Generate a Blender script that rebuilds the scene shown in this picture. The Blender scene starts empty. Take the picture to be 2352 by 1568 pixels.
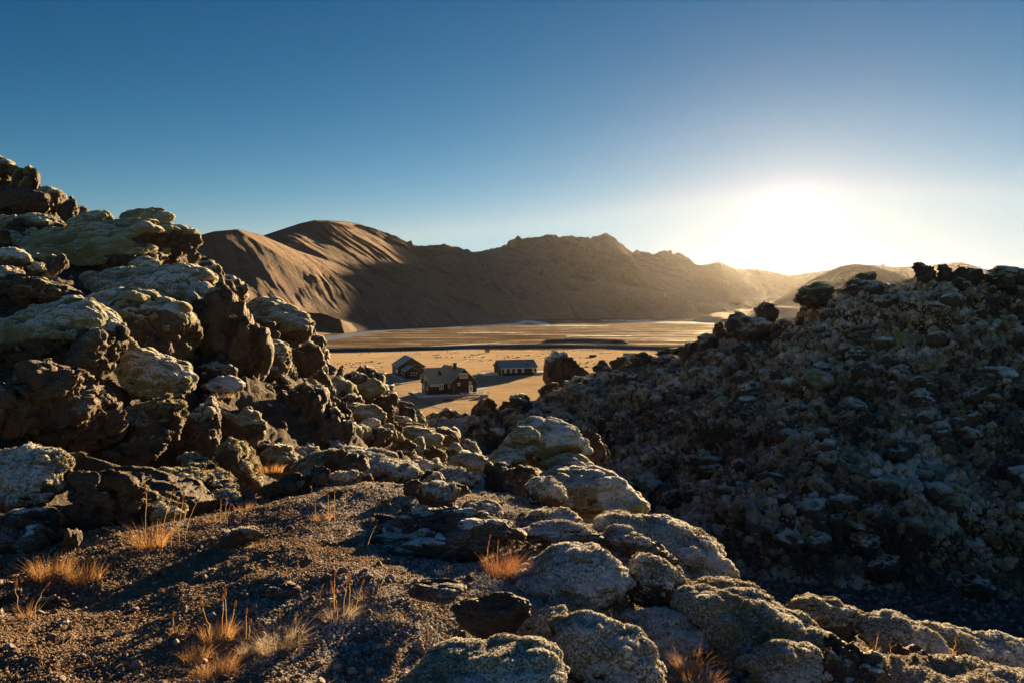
import bpy, bmesh, math, random
import numpy as np
from mathutils import Vector, Matrix

# ------------------------------------------------------------------ camera, sky, sun, exposure
R = math.radians
S = bpy.context.scene
COL = S.collection
CAM_Z = 24.0                      # the camera stands 24 m above the river plain (z = 0)
F = 1568.0                        # focal length in pixels of a 2352 x 1568 picture (24 mm lens)
PITCH = math.atan(79.0 / F)       # looking a little down: the true horizon sits at row 705
CP, SP = math.cos(PITCH), math.sin(PITCH)
cd = bpy.data.cameras.new('camera')
cam = bpy.data.objects.new('camera', cd)
COL.objects.link(cam)
cam.location = (0, 0, CAM_Z)
cam.rotation_euler = (R(90) - PITCH, 0, 0)
cd.lens = 24
cd.sensor_width = 36
cd.clip_start = 0.05
cd.clip_end = 20000
S.camera = cam


def ray(px, py):
    """direction through a pixel of the 2352 x 1568 picture, scaled to y = 1"""
    cx, cy = (px - 1176.0) / F, (784.0 - py) / F
    y = CP + cy * SP
    return np.array([cx / y, 1.0, (-SP + cy * CP) / y])


def at(px, py, Y):
    d = ray(px, py) * Y
    return np.array([d[0], d[1], d[2] + CAM_Z])


def ground(px, py, z=0.0):
    d = ray(px, py)
    return at(px, py, (z - CAM_Z) / d[2])


SUN_PX = (1815, 538)
sd = ray(*SUN_PX)
sd = sd / np.linalg.norm(sd)
SUN_EL = math.asin(sd[2])
SUN_AZ = math.atan2(sd[0], sd[1])

w = bpy.data.worlds.new('World')
S.world = w
w.use_nodes = True
nt = w.node_tree
nt.nodes.clear()
wo = nt.nodes.new('ShaderNodeOutputWorld')
bg = nt.nodes.new('ShaderNodeBackground')
sky = nt.nodes.new('ShaderNodeTexSky')
sky.sky_type = 'NISHITA'
sky.sun_disc = False
sky.sun_elevation = SUN_EL
sky.sun_rotation = SUN_AZ
sky.altitude = 3000
sky.air_density = 1.0
sky.dust_density = 0.2
sky.ozone_density = 1.0
bg.inputs['Strength'].default_value = 0.05
# the bright ring of sky round the low sun (circumsolar glow)
tc = nt.nodes.new('ShaderNodeTexCoord')
dot = nt.nodes.new('ShaderNodeVectorMath'); dot.operation = 'DOT_PRODUCT'
nrm = nt.nodes.new('ShaderNodeVectorMath'); nrm.operation = 'NORMALIZE'
nt.links.new(tc.outputs['Generated'], nrm.inputs[0])
nt.links.new(nrm.outputs[0], dot.inputs[0])
dot.inputs[1].default_value = tuple(sd)


def wmath(op, a, b=None):
    n = nt.nodes.new('ShaderNodeMath'); n.operation = op
    for i, v in enumerate((a, b)):
        if v is None:
            continue
        if isinstance(v, (int, float)):
            n.inputs[i].default_value = v
        else:
            nt.links.new(v, n.inputs[i])
    return n.outputs[0]


ang = wmath('ARCCOSINE', wmath('MINIMUM', dot.outputs['Value'], 0.9999999))
g1 = wmath('MULTIPLY', wmath('EXPONENT', wmath('MULTIPLY', ang, -1.0 / 0.012)), 60.0)
g2 = wmath('MULTIPLY', wmath('EXPONENT', wmath('MULTIPLY', ang, -1.0 / 0.050)), 0.8)
gs = wmath('ADD', g1, g2)
gc = nt.nodes.new('ShaderNodeVectorMath'); gc.operation = 'SCALE'
gc.inputs[0].default_value = (1.0, 0.92, 0.76)
nt.links.new(gs, gc.inputs['Scale'])
ad = nt.nodes.new('ShaderNodeVectorMath'); ad.operation = 'ADD'
# the clear, deep blue of thin cold air: the whole sky a little more contrasty in red and green
sx = nt.nodes.new('ShaderNodeSeparateXYZ'); cx = nt.nodes.new('ShaderNodeCombineXYZ')
nt.links.new(sky.outputs[0], sx.inputs[0])
for ch, (gam, gain, top) in enumerate(((2.6, .0185, 3.5), (1.55, .0500, 5.2), (1.22, .0800, 6.0))):
    nt.links.new(wmath('MULTIPLY', wmath('POWER', wmath('MINIMUM', sx.outputs[ch], top), gam), gain / .224), cx.inputs[ch])
nt.links.new(cx.outputs[0], ad.inputs[0])
nt.links.new(gc.outputs[0], ad.inputs[1])
nt.links.new(ad.outputs[0], bg.inputs['Color'])
nt.links.new(bg.outputs[0], wo.inputs['Surface'])

ld = bpy.data.lights.new('sun', 'SUN')
sun = bpy.data.objects.new('sun', ld)
COL.objects.link(sun)
ld.energy = 5.0
ld.angle = R(0.5)
ld.color = (1.0, 0.68, 0.34)
sun.rotation_euler = Vector(sd).to_track_quat('Z', 'Y').to_euler()

S.view_settings.view_transform = 'Standard'
S.view_settings.look = 'None'
S.view_settings.exposure = 2.2
S.view_settings.gamma = 1.0
S.cycles.max_bounces = 6
S.cycles.diffuse_bounces = 4
S.cycles.glossy_bounces = 3
S.cycles.transmission_bounces = 4
S.cycles.volume_bounces = 1
S.cycles.sample_clamp_indirect = 6.0
S.cycles.use_denoising = True

# ------------------------------------------------------------------ numpy noise
def _hash(ix, iy, iz, seed):
    h = (ix.astype(np.uint32) * np.uint32(374761393) + iy.astype(np.uint32) * np.uint32(668265263)
         + iz.astype(np.uint32) * np.uint32(2246822519) + np.uint32((seed * 3266489917) & 0xffffffff))
    h = (h ^ (h >> np.uint32(13))) * np.uint32(1274126177)
    h = (h ^ (h >> np.uint32(16))) * np.uint32(2654435761)
    return h ^ (h >> np.uint32(15))


def perlin(p, seed=0):
    p = np.asarray(p, np.float64)
    i = np.floor(p).astype(np.int32)
    f = (p - i).astype(np.float32)
    u = f * f * f * (f * (f * 6 - 15) + 10)
    out = np.zeros(len(p), np.float32)
    for dx in (0, 1):
        wx = u[:, 0] if dx else 1 - u[:, 0]
        for dy in (0, 1):
            wy = u[:, 1] if dy else 1 - u[:, 1]
            for dz in (0, 1):
                wz = u[:, 2] if dz else 1 - u[:, 2]
                h = _hash(i[:, 0] + dx, i[:, 1] + dy, i[:, 2] + dz, seed)
                gx = ((h & np.uint32(1023)).astype(np.float32) / 511.5 - 1)
                gy = (((h >> np.uint32(10)) & np.uint32(1023)).astype(np.float32) / 511.5 - 1)
                gz = (((h >> np.uint32(20)) & np.uint32(1023)).astype(np.float32) / 511.5 - 1)
                out += wx * wy * wz * (gx * (f[:, 0] - dx) + gy * (f[:, 1] - dy) + gz * (f[:, 2] - dz))
    return out * 1.2


def fbm(p, oct=4, seed=0, gain=0.5, lac=2.03, ridged=False):
    a, s, out = 1.0, 1.0, 0
    for k in range(oct):
        n = perlin(p * s, seed + 17 * k)
        if ridged:
            n = 1 - 2 * np.abs(n) * 1.6
        out = out + a * n
        a *= gain
        s *= lac
    return out


def worley(p, seed=0, dim=3):
    """distance to the nearest random cell point, and that cell's random number"""
    i = np.floor(p).astype(np.int32)
    f = (p - i).astype(np.float32)
    best = np.full(len(p), 9.0, np.float32)
    rid = np.zeros(len(p), np.uint32)
    # only the near half of the neighbours can hold the nearest point (cells are jittered by 0.7)
    side = np.where(f > .5, 1, -1).astype(np.int32)
    for ox in (0, 1):
        dx = side[:, 0] * ox
        for oy in (0, 1):
            dy = side[:, 1] * oy
            for oz in ((0, 1) if dim == 3 else (0,)):
                if dim == 3:
                    dz = side[:, 2] * oz
                    h = _hash(i[:, 0] + dx, i[:, 1] + dy, i[:, 2] + dz, seed)
                else:
                    h = _hash(i[:, 0] + dx, i[:, 1] + dy, i[:, 0] * 0, seed)
                d = (dx + .15 + .7 * (h & np.uint32(1023)).astype(np.float32) / 1023 - f[:, 0]) ** 2
                d += (dy + .15 + .7 * ((h >> np.uint32(10)) & np.uint32(1023)).astype(np.float32) / 1023 - f[:, 1]) ** 2
                if dim == 3:
                    d += (dz + .15 + .7 * ((h >> np.uint32(20)) & np.uint32(1023)).astype(np.float32) / 1023 - f[:, 2]) ** 2
                m = d < best
                best[m] = d[m]
                rid[m] = h[m]
    return np.sqrt(best), ((rid >> np.uint32(7)) & np.uint32(4095)).astype(np.float32) / 4095


def sstep(a, b, x):
    t = np.clip((x - a) / (b - a), 0, 1)
    return t * t * (3 - 2 * t)


# ------------------------------------------------------------------ objects
def mesh_np(name, V, Fc, mat, attrs=None, smooth=True):
    me = bpy.data.meshes.new(name)
    V = np.asarray(V, np.float32)
    Fc = np.asarray(Fc, np.int32)
    k = Fc.shape[1]
    me.vertices.add(len(V)); me.vertices.foreach_set('co', V.ravel())
    me.loops.add(Fc.size); me.loops.foreach_set('vertex_index', Fc.ravel())
    me.polygons.add(len(Fc))
    me.polygons.foreach_set('loop_start', np.arange(0, Fc.size, k, dtype=np.int32))
    me.polygons.foreach_set('loop_total', np.full(len(Fc), k, np.int32))
    me.update(calc_edges=True)
    if smooth:
        me.polygons.foreach_set('use_smooth', np.ones(len(Fc), bool))
    for an, av in (attrs or {}).items():
        a = me.attributes.new(an, 'FLOAT', 'POINT')
        a.data.foreach_set('value', np.asarray(av, np.float32))
    if mat:
        me.materials.append(mat)
    return me


def link(name, me, parent=None, loc=(0, 0, 0)):
    o = bpy.data.objects.new(name, me)
    COL.objects.link(o)
    o.location = loc
    if parent:
        o.parent = parent
    return o


def tag(o, label=None, cat=None, group=None, kind=None):
    if label: o['label'] = label
    if cat: o['category'] = cat
    if group: o['group'] = group
    if kind: o['kind'] = kind
    return o


def vnormals(V, Fc):
    n = np.zeros_like(V)
    a, b, c = V[Fc[:, 0]], V[Fc[:, 1]], V[Fc[:, 2]]
    fn = np.cross(b - a, c - a)
    for ax in range(3):
        for k in range(3):
            n[:, ax] += np.bincount(Fc[:, k], fn[:, ax], len(V))
    return n / (np.linalg.norm(n, axis=1, keepdims=True) + 1e-12)


_ico = {}
def ico(sub):
    if sub not in _ico:
        bm = bmesh.new()
        bmesh.ops.create_icosphere(bm, subdivisions=sub, radius=1)
        V = np.array([v.co[:] for v in bm.verts])
        Fc = np.array([[v.index for v in f.verts] for f in bm.faces])
        bm.free()
        _ico[sub] = (V, Fc)
    return _ico[sub]


class MB:
    """collects boxes, prisms and bars into one mesh"""
    def __init__(s): s.V = []; s.F = []
    def poly(s, pts, faces):
        o = len(s.V); s.V += [tuple(p) for p in pts]
        s.F += [[o + i for i in f] for f in faces]
    def box(s, x0, x1, y0, y1, z0, z1):
        s.poly([(x0, y0, z0), (x1, y0, z0), (x1, y1, z0), (x0, y1, z0), (x0, y0, z1), (x1, y0, z1), (x1, y1, z1), (x0, y1, z1)],
               [(3, 2, 1, 0), (4, 5, 6, 7), (0, 1, 5, 4), (1, 2, 6, 5), (2, 3, 7, 6), (3, 0, 4, 7)])
    def bar(s, a, b, w=.05, n=4):
        a, b = Vector(a), Vector(b)
        q = (b - a).to_track_quat('Z', 'Y')
        pts = []
        for e in (a, b):
            for k in range(n):
                t = 2 * math.pi * (k + .5) / n
                pts.append(e + q @ Vector((math.cos(t) * w, math.sin(t) * w, 0)))
        s.poly(pts, [[k, (k + 1) % n, n + (k + 1) % n, n + k] for k in range(n)] + [list(range(n))[::-1], list(range(n, 2 * n))])
    def slab(s, quad, t):
        """a thick sheet over four corners (counter-clockwise seen from outside)"""
        q = [Vector(p) for p in quad]
        n = (q[1] - q[0]).cross(q[3] - q[0]).normalized() * t
        pts = [p - n for p in q] + q
        s.poly(pts, [(3, 2, 1, 0), (4, 5, 6, 7), (0, 1, 5, 4), (1, 2, 6, 5), (2, 3, 7, 6), (3, 0, 4, 7)])
    def build(s, name, mat, parent=None):
        me = bpy.data.meshes.new(name)
        me.from_pydata(s.V, [], s.F)
        me.materials.append(mat)
        return link(name, me, parent)


# ------------------------------------------------------------------ materials
class NT:
    def __init__(s, name):
        s.m = bpy.data.materials.new(name); s.m.use_nodes = True
        s.t = s.m.node_tree; s.t.nodes.clear()
        s.out = s.t.nodes.new('ShaderNodeOutputMaterial')
        s.tc = s.t.nodes.new('ShaderNodeTexCoord')
        s.geo = s.t.nodes.new('ShaderNodeNewGeometry')
    def n(s, typ, ins=None, **kw):
        nd = s.t.nodes.new(typ)
        for k, v in kw.items(): setattr(nd, k, v)
        for k, v in (ins or {}).items(): s.set(nd.inputs[k], v)
        return nd
    def set(s, sock, v):
        if hasattr(v, 'is_output'): s.t.links.new(v, sock)
        elif isinstance(v, tuple) and len(v) == 3 and sock.type == 'RGBA': sock.default_value = (*v, 1)
        else: sock.default_value = v
    def math(s, op, a, b=0.0, c=None, clamp=False):
        nd = s.n('ShaderNodeMath', operation=op, use_clamp=clamp)
        s.set(nd.inputs[0], a); s.set(nd.inputs[1], b)
        if c is not None: s.set(nd.inputs[2], c)
        return nd.outputs[0]
    def noise(s, scale, detail=4, rough=.55, vec=None, dist=0.0, out='Fac'):
        return s.n('ShaderNodeTexNoise', {'Vector': vec or s.tc.outputs['Object'], 'Scale': scale, 'Detail': detail, 'Roughness': rough, 'Distortion': dist}).outputs[out]
    def voro(s, scale, vec=None, feature='F1', out='Distance', rnd=1.0):
        return s.n('ShaderNodeTexVoronoi', {'Vector': vec or s.tc.outputs['Object'], 'Scale': scale, 'Randomness': rnd}, feature=feature).outputs[out]
    def ramp(s, fac, a, b, lo=0.0, hi=1.0):
        nd = s.n('ShaderNodeMapRange', {'Value': fac, 'From Min': a, 'From Max': b, 'To Min': lo, 'To Max': hi}, interpolation_type='SMOOTHSTEP')
        return nd.outputs[0]
    def mix(s, fac, a, b):
        nd = s.n('ShaderNodeMix', data_type='RGBA')
        s.set(nd.inputs[0], fac); s.set(nd.inputs[6], a); s.set(nd.inputs[7], b)
        return nd.outputs[2]
    def attr(s, name):
        return s.n('ShaderNodeAttribute', attribute_name=name).outputs['Fac']
    def map(s, scale=(1, 1, 1), rot=(0, 0, 0), src='Object'):
        return s.n('ShaderNodeMapping', {'Vector': s.tc.outputs[src], 'Scale': scale, 'Rotation': rot}).outputs[0]
    def up(s):
        return s.n('ShaderNodeSeparateXYZ', {'Vector': s.geo.outputs['Normal']}).outputs['Z']
    def bump(s, h, dist, strength=1.0, nrm=None):
        ins = {'Height': h, 'Distance': dist, 'Strength': strength}
        if nrm is not None: ins['Normal'] = nrm
        return s.n('ShaderNodeBump', ins).outputs[0]
    def bsdf(s, **kw):
        return s.n('ShaderNodeBsdfPrincipled', {k.replace('_', ' '): v for k, v in kw.items()}).outputs[0]
    def done(s, sh):
        s.t.links.new(sh, s.out.inputs['Surface']); return s.m


def simple(name, col, rough=.8, var=.25, scale=3.0, metallic=0.0, bump=0.0):
    t = NT(name)
    f = t.noise(scale, 5, .6)
    c = t.mix(f, tuple(x * (1 - var) for x in col), tuple(x * (1 + var) for x in col))
    kw = dict(Base_Color=c, Roughness=rough, Metallic=metallic)
    if bump: kw['Normal'] = t.bump(t.noise(scale * 6, 3), bump)
    return t.done(t.bsdf(**kw))


def lava_material(name, scale=1.0, frost=0.5, green=1.0, lichen=1.0):
    """dark pitted lava with cushions of woolly moss where the 'moss' attribute says so, frost on what faces the sky"""
    t = NT(name)
    m_attr = t.attr('moss')
    wob = t.noise(9 * scale, 4, .7)
    moss = t.ramp(t.math('ADD', m_attr, t.math('MULTIPLY', t.math('SUBTRACT', wob, .5), .7)), .42, .58)
    # rock
    big = t.noise(1.1 * scale, 4, .6)
    fine = t.noise(16 * scale, 6, .72)
    pits = t.voro(28 * scale)
    rc = t.mix(t.ramp(big, .3, .7), (0.030, 0.021, 0.015), (0.098, 0.066, 0.043))
    rc = t.mix(t.ramp(fine, .35, .75), rc, (0.140, 0.098, 0.066))
    li = t.voro(5.5 * scale, vec=t.n('ShaderNodeVectorMath', {0: t.tc.outputs['Object'], 1: t.n('ShaderNodeVectorMath', {0: t.noise(6 * scale, 3, out='Color'), 1: (.12 / scale,) * 3}, operation='MULTIPLY').outputs[0]}, operation='ADD').outputs[0])
    lsel = t.math('MULTIPLY', t.ramp(li, .16, .10), t.ramp(t.noise(2.1 * scale, 3), .48, .58))
    rc = t.mix(t.math('MULTIPLY', lsel, .75 * lichen), rc, (0.30, 0.27, 0.21))
    rh = t.math('ADD', t.math('MULTIPLY', fine, 1.0), t.math('MULTIPLY', t.ramp(pits, 0, .45), .35))
    # moss
    tuft = t.voro(38 * scale)
    mfine = t.noise(60 * scale, 4, .75)
    mmid = t.noise(3.0 * scale, 4, .6)
    mc = t.mix(t.ramp(mmid, .3, .7), (0.205 * green, 0.190 * green, 0.065), (0.320 * green, 0.295 * green, 0.140))
    mc = t.mix(t.ramp(mfine, .40, .72), t.mix(.55, mc, (0.03, 0.025, 0.008)), mc)
    mh = t.math('ADD', t.math('MULTIPLY', t.math('SUBTRACT', 1.0, tuft), .7), t.math('MULTIPLY', mfine, .6))
    # frost
    up = t.up()
    fr = t.math('ADD', t.math('MULTIPLY', up, .5), t.math('ADD', t.math('MULTIPLY', t.ramp(t.noise(1.7 * scale, 5, .65), .32, .68), .45), t.math('ADD', t.math('MULTIPLY', t.ramp(mfine, .32, .68), .55), t.attr('vary'))))
    fmoss = t.math('MULTIPLY', t.ramp(fr, 1.00 - .28 * frost, 1.34 - .28 * frost), .9)
    mc = t.mix(fmoss, mc, (0.66, 0.70, 0.74))
    frk = t.math('MULTIPLY', t.ramp(fr, 1.16 - .22 * frost, 1.42 - .22 * frost), .5)
    rc = t.mix(frk, rc, (0.50, 0.50, 0.51))
    col = t.mix(moss, rc, mc)
    rn = t.bump(rh, .055 / scale, 1.0)
    mn = t.bump(mh, .020 / scale, .9)
    nmix = t.n('ShaderNodeMix', data_type='VECTOR')
    t.set(nmix.inputs[0], moss); t.set(nmix.inputs[4], rn); t.set(nmix.inputs[5], mn)
    sh = t.bsdf(Base_Color=col, Roughness=t.math('SUBTRACT', .93, t.math('MULTIPLY', t.math('SUBTRACT', 1.0, moss), .16)), Normal=nmix.outputs[1],
                Sheen_Weight=t.math('MULTIPLY', moss, .9), Sheen_Roughness=.35, Sheen_Tint=(1.0, .95, .8))
    return t.done(sh)
# ------------------------------------------------------------------ boulders: outline in picture pixels, distance in metres
# (outline, distance, moss threshold, frost class, lean, label)
# moss threshold: how far up a face must look before moss grows on it (1.2 = bare rock, -0.2 = mossy all round)
BOULDERS = []
def B(outline, Y, moss, label, lean=.45, mat='moss', thick=None, rough=1.0, sub=None, cat='boulder', name='lava_boulder'):
    v = outline.split()
    BOULDERS.append(dict(o=[tuple(float(q) for q in a.split(',')) for a in v], Y=Y, moss=moss, label=label, lean=lean, mat=mat, thick=thick, rough=rough, sub=sub, cat=cat, name=name))

# --- left hill, from the skyline down
B('-110,480 -90,345 -12,331 20,350 44,380 42,424 10,478', 37, .62, 'topmost dark block of the crag at the upper left corner', lean=.5, rough=1.2)
B('12,486 16,398 45,384 72,399 94,424 90,462 58,494', 36.5, .5, 'second block of the left crag, dotted with pale moss pads', lean=.5, rough=1.3)
B('70,506 78,428 105,429 126,437 150,447 153,482 120,512', 36, .45, 'third block of the left crag with moss pads on its slope', lean=.5, rough=1.3)
B('132,510 140,452 158,451 173,461 182,485 174,512', 35.5, .85, 'rounded dark block at the right foot of the left crag', lean=.3, rough=1.1)
B('-90,512 -80,430 0,436 60,472 116,502 60,514', 34.5, .95, 'smooth dark slab face at the bottom of the left crag', lean=.4, rough=.9)
B('174,488 180,474 196,477 205,492 198,500 178,502', 38, .5, 'small dark boulder on the skyline at the foot of the left crag')
B('-40,497 0,494 34,493 60,502 72,520 60,536 20,546 -40,548', 27, .1, 'mossy hump under the dark crag at the left edge')
B('49,496 66,490 92,496 118,514 152,523 152,538 105,535 70,520', 27, .25, 'long narrow moss-topped ridge rock below the left crag')
B('154,520 169,503 197,489 228,483 252,488 262,499 246,516 211,530 183,538 158,536', 24, .0, 'rounded mossy boulder on the skyline left of the big capped boulder')
B('278,503 299,485 341,477 379,491 402,508 395,522 352,524 300,520', 22, .05, 'mossy knob crowning the big boulder on the left skyline')
B('28,568 88,549 155,531 218,512 274,503 334,508 394,508 434,521 445,540 440,573 458,605 442,628 370,645 200,658 150,645 90,600', 20, .12, 'huge boulder with a wide green moss cap on the left skyline', lean=.6)
B('292,612 310,596 334,588 352,600 372,616 368,628 320,634', 18.6, .15, 'small moss cushion stuck on the dark face under the wide moss cap')
B('432,560 446,570 462,600 455,616 440,610 430,585', 19.5, 1.2, 'black lava lump at the right end of the wide capped boulder')
B('-30,525 8,528 26,545 24,562 -20,568', 17, .9, 'dark bare lump at the left edge under the mossy hump')
B('-40,576 20,568 50,578 74,598 68,614 30,614 -40,612', 13, .0, 'frosted moss dome at the left edge level with the skyline boulders')
B('64,612 82,602 104,612 107,626 78,632', 13, .05, 'little frosted moss cushion between the dome and the pale lava knob')
B('105,608 113,591 133,585 154,598 159,620 150,637 122,637 108,622', 12, .75, 'knobbly pale lava stone standing among moss domes at far left')
B('-40,616 8,611 38,620 60,645 58,666 30,674 -40,668', 12, -.05, 'bulging frosted moss mound at the left edge below the dome')
B('-30,690 50,645 118,628 176,642 206,670 192,688 100,704 20,704', 11.6, .7, 'dark ledge under the moss mounds at the far left')
B('195,660 246,652 299,643 352,624 440,607 476,617 487,642 527,702 528,722 512,735 466,745 420,735 330,705 250,690', 16, .18, 'long slab with a frosted moss top pointing right on the left hill', lean=.7)
B('466,616 480,609 498,614 516,640 514,660 500,664 486,650', 17.2, .55, 'rounded dark block behind the tip of the long mossy slab')
B('513,664 536,654 562,666 572,682 550,694 522,684', 24, .5, 'dark lichen-spotted stone on the skyline between two mossy boulders')
B('200,682 246,673 316,664 352,674 404,702 438,727 460,755 461,786 446,828 400,862 345,850 310,800 285,745 240,712', 12.5, .42, 'great dark boulder with a thin sunlit moss rim on the left hill', lean=.35)
B('436,690 488,655 528,698 556,738 586,772 588,795 604,835 626,892 570,935 480,912 446,850 452,770', 15, .8, 'tall black rock wall in the middle of the left hill', lean=.25, rough=1.2)
B('520,706 540,702 556,722 552,738 530,735', 14.4, .0, 'sunlit moss cushion on the shoulder of the black rock wall')
B('540,692 576,683 639,685 676,708 706,732 720,760 715,782 694,790 664,806 632,788 600,760 562,722', 22, .1, 'overhanging mossy boulder at the right end of the left skyline', lean=.55)
B('580,738 620,735 642,765 634,800 602,806 580,775', 20.4, .7, 'dark boulder under the overhanging mossy boulder')
B('584,792 606,784 632,780 660,800 670,836 658,874 612,872 588,835', 18, .35, 'block with a moss cap to the right of the black rock wall')
B('655,795 690,785 712,800 735,826 745,845 720,862 680,850 660,825', 25, .75, 'jumble of dark splintered rock under the overhang')
B('716,814 721,797 733,787 741,798 746,818 742,834 720,830', 30, 1.1, 'small dark pinnacle standing out against the river plain', lean=.1)
B('735,835 752,832 772,850 770,862 745,856', 31, .8, 'low dark stones at the right foot of the pinnacle')
# --- lower left
B('-70,735 -10,716 40,700 100,686 180,680 232,700 262,735 282,752 262,782 182,772 152,800 100,838 0,858 -70,820', 9.5, .02, 'broad frosted moss boulder at the left edge, lit along its right side', lean=.6, mat='frost')
B('150,775 225,752 288,745 294,772 284,806 274,856 230,868 150,858', 9.0, .9, 'cracked brown rock face below the broad frosted boulder', lean=.2, rough=1.4)
B('282,776 300,786 326,812 318,838 286,830', 10.2, -.1, 'yellow-green moss hanging between brown rock and moss slope')
B('280,800 312,802 362,824 422,850 450,880 450,902 430,920 400,926 340,912 288,894 270,850', 10, .0, 'large frosted moss hummock in the middle of the left slope', lean=.75)
B('-60,852 60,838 150,838 218,856 252,890 290,930 287,957 255,988 170,1046 60,1050 -60,1040', 8, 1.0, 'massive bare rock with a dark overhang at the left edge', lean=-.1, rough=1.5, thick=1.0)
B('286,924 310,913 348,935 386,948 412,980 424,1012 416,1054 388,1076 330,1080 250,1070 196,1048 240,1002 284,962', 8.8, .5, 'dark lichen-spotted boulder right of the overhang', lean=.3)
B('406,935 450,918 492,950 507,986 502,1014 476,1044 455,1066 424,1056 416,1000', 9.4, .75, 'narrow dark boulder with a sunlit right edge on the left slope', lean=.2)
B('463,880 500,861 540,866 563,886 552,906 500,908 470,896', 13, .35, 'flat frosted stone in the hollow below the black wall', lean=.7, mat='frost')
B('490,950 520,937 577,934 602,950 612,986 602,1014 576,1046 540,1042 503,1008', 11, .55, 'slanting grey slab facing the sun at the foot of the black wall', lean=.6)
B('494,1012 522,1008 552,1034 562,1062 604,1116 592,1136 560,1118 520,1076 494,1042', 8.6, .3, 'dark rock with a yellow moss crest in the hollow', lean=.3)
B('404,1042 440,1044 482,1074 532,1108 545,1134 500,1136 450,1096', 7.9, .45, 'row of small lumpy clinkers above the round moss mounds', lean=.5, rough=1.8)
B('326,1086 362,1073 430,1084 472,1100 486,1120 472,1136 400,1122 350,1106', 7.0, -.1, 'long low yellow-green moss mound behind the tilted slab', lean=.7)
B('478,1134 500,1121 532,1127 553,1150 548,1172 500,1172 482,1154', 6.5, -.05, 'small round moss mound at the end of the tilted slab', lean=.6)
B('148,1056 200,1042 250,1044 312,1070 382,1110 442,1150 502,1190 514,1208 470,1222 420,1202 340,1160 250,1112 180,1096', 6.0, 1.3, 'long smooth brown slab tilted down to the right', lean=1.2, rough=.35, thick=.30)
B('306,1140 342,1134 392,1160 428,1184 424,1210 390,1212 340,1184', 5.6, .0, 'moss-covered block leaning on the lower edge of the brown slab', lean=.6)
B('-60,1034 20,1020 60,1027 102,1034 142,1058 168,1080 164,1112 142,1154 90,1182 20,1176 -60,1160', 5.8, .25, 'frosted brown mound at the left edge beside the tilted slab', lean=.7, mat='frost')
B('150,1092 182,1080 222,1085 272,1108 322,1140 354,1182 316,1226 262,1248 190,1256 146,1222 146,1140', 5.4, 1.0, 'dark crumbly rock below the tilted slab', lean=.1, rough=1.6)
B('156,1086 190,1078 217,1084 230,1110 216,1128 168,1124', 5.15, 1.1, 'angular dark stone perched on the crumbly rock')
B('-60,1166 50,1172 122,1192 133,1224 92,1296 30,1340 -60,1345', 5.1, .9, 'shadowed brown rock at the left edge above the dry grass', lean=.0, rough=1.4)
B('112,1244 140,1214 176,1224 188,1240 188,1288 170,1312 128,1292', 4.7, 1.2, 'pale grey stone catching the sun above the orange grass clump', lean=.4)
B('76,1398 100,1371 136,1367 166,1385 172,1404 140,1416 88,1416', 3.9, .95, 'dark stone half sunk in the gravel at lower left', name='stone', cat='stone')
B('-30,1374 20,1361 50,1371 54,1397 20,1414 -30,1410', 3.9, .8, 'dark stone cut by the left edge beside the dry grass', name='stone', cat='stone')
B('503,1242 540,1214 590,1209 607,1222 562,1246 520,1254', 4.8, .7, 'flat frosted stone lying on the open gravel', lean=.8, mat='frost', name='stone', cat='stone')
B('597,1299 604,1287 616,1283 626,1290 620,1303', 4.0, 1.2, 'small black stone on the gravel, left of two', name='stone', cat='stone')
B('686,1294 704,1279 718,1287 713,1301 692,1303', 4.0, 1.2, 'small brown stone on the gravel, right of two', name='stone', cat='stone')
B('594,1366 630,1341 670,1331 690,1336 662,1360 610,1373', 3.7, 1.2, 'low pale sunlit stone embedded in the gravel', lean=.9, name='stone', cat='stone')
B('668,1454 688,1446 705,1450 702,1475 674,1477', 3.2, 1.2, 'small square stone beside the frosted grass', name='stone', cat='stone')
B('352,1322 380,1312 412,1310 416,1318 385,1326', 4.3, 1.2, 'thin grey flake of stone on the gravel', lean=.9, name='stone', cat='stone')
# --- descending chain in the middle left
B('668,844 690,829 713,825 742,833 754,848 738,866 700,868 674,860', 26, .0, 'low mossy dome above the dark leaning rock on the descending ridge')
B('690,890 714,868 737,873 740,918 706,922', 23.2, -.1, 'moss sheet on the left side of the dark leaning rock')
B('722,872 738,852 752,847 770,866 779,896 781,926 768,946 742,942 720,905', 24, .85, 'dark leaning rock halfway down the ridge towards the houses', lean=.25)
B('764,863 780,862 790,872 785,884 768,882', 28, -.05, 'small bright moss cushion behind the dark leaning rock')
B('770,850 777,838 785,839 791,852 790,868 774,866', 30, 1.0, 'little spiky rock on the ridge below the river bend')
B('790,872 806,862 822,859 842,863 848,874 838,888 800,886', 34, .95, 'flat dark slab on the ridge pointing at the boardwalk')
B('786,885 800,880 815,892 812,905 788,905', 33, .5, 'grey rubble between slab and mossy boulder on the ridge')
B('800,912 818,892 838,879 855,869 871,873 882,895 885,910 862,922 830,930 802,926', 30, .02, 'mossy boulder with a sunlit top just left of the boardwalk', lean=.5)
B('830,922 858,907 880,908 902,904 911,920 915,937 902,950 870,944 840,932', 30.5, .7, 'square dark block left of the house foreground', lean=.2)
B('782,934 810,924 850,925 874,935 887,956 882,974 845,972 810,966 784,952', 26, -.05, 'wide mossy boulder below the square dark block', lean=.6)
B('885,930 905,940 908,965 890,972 882,950', 28, .9, 'dark upright rock right of the wide mossy boulder')
B('752,955 774,939 797,947 800,962 776,978 752,970', 22, .05, 'mossy shelf rock overhanging a dark gap')
B('820,972 845,960 874,959 872,977 840,988 820,984', 24, -.1, 'pale moss tongue in the middle of the descending ridge')
B('758,975 790,972 800,1000 785,1018 762,1000', 21.6, .6, 'brown rock under the mossy shelf')
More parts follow.
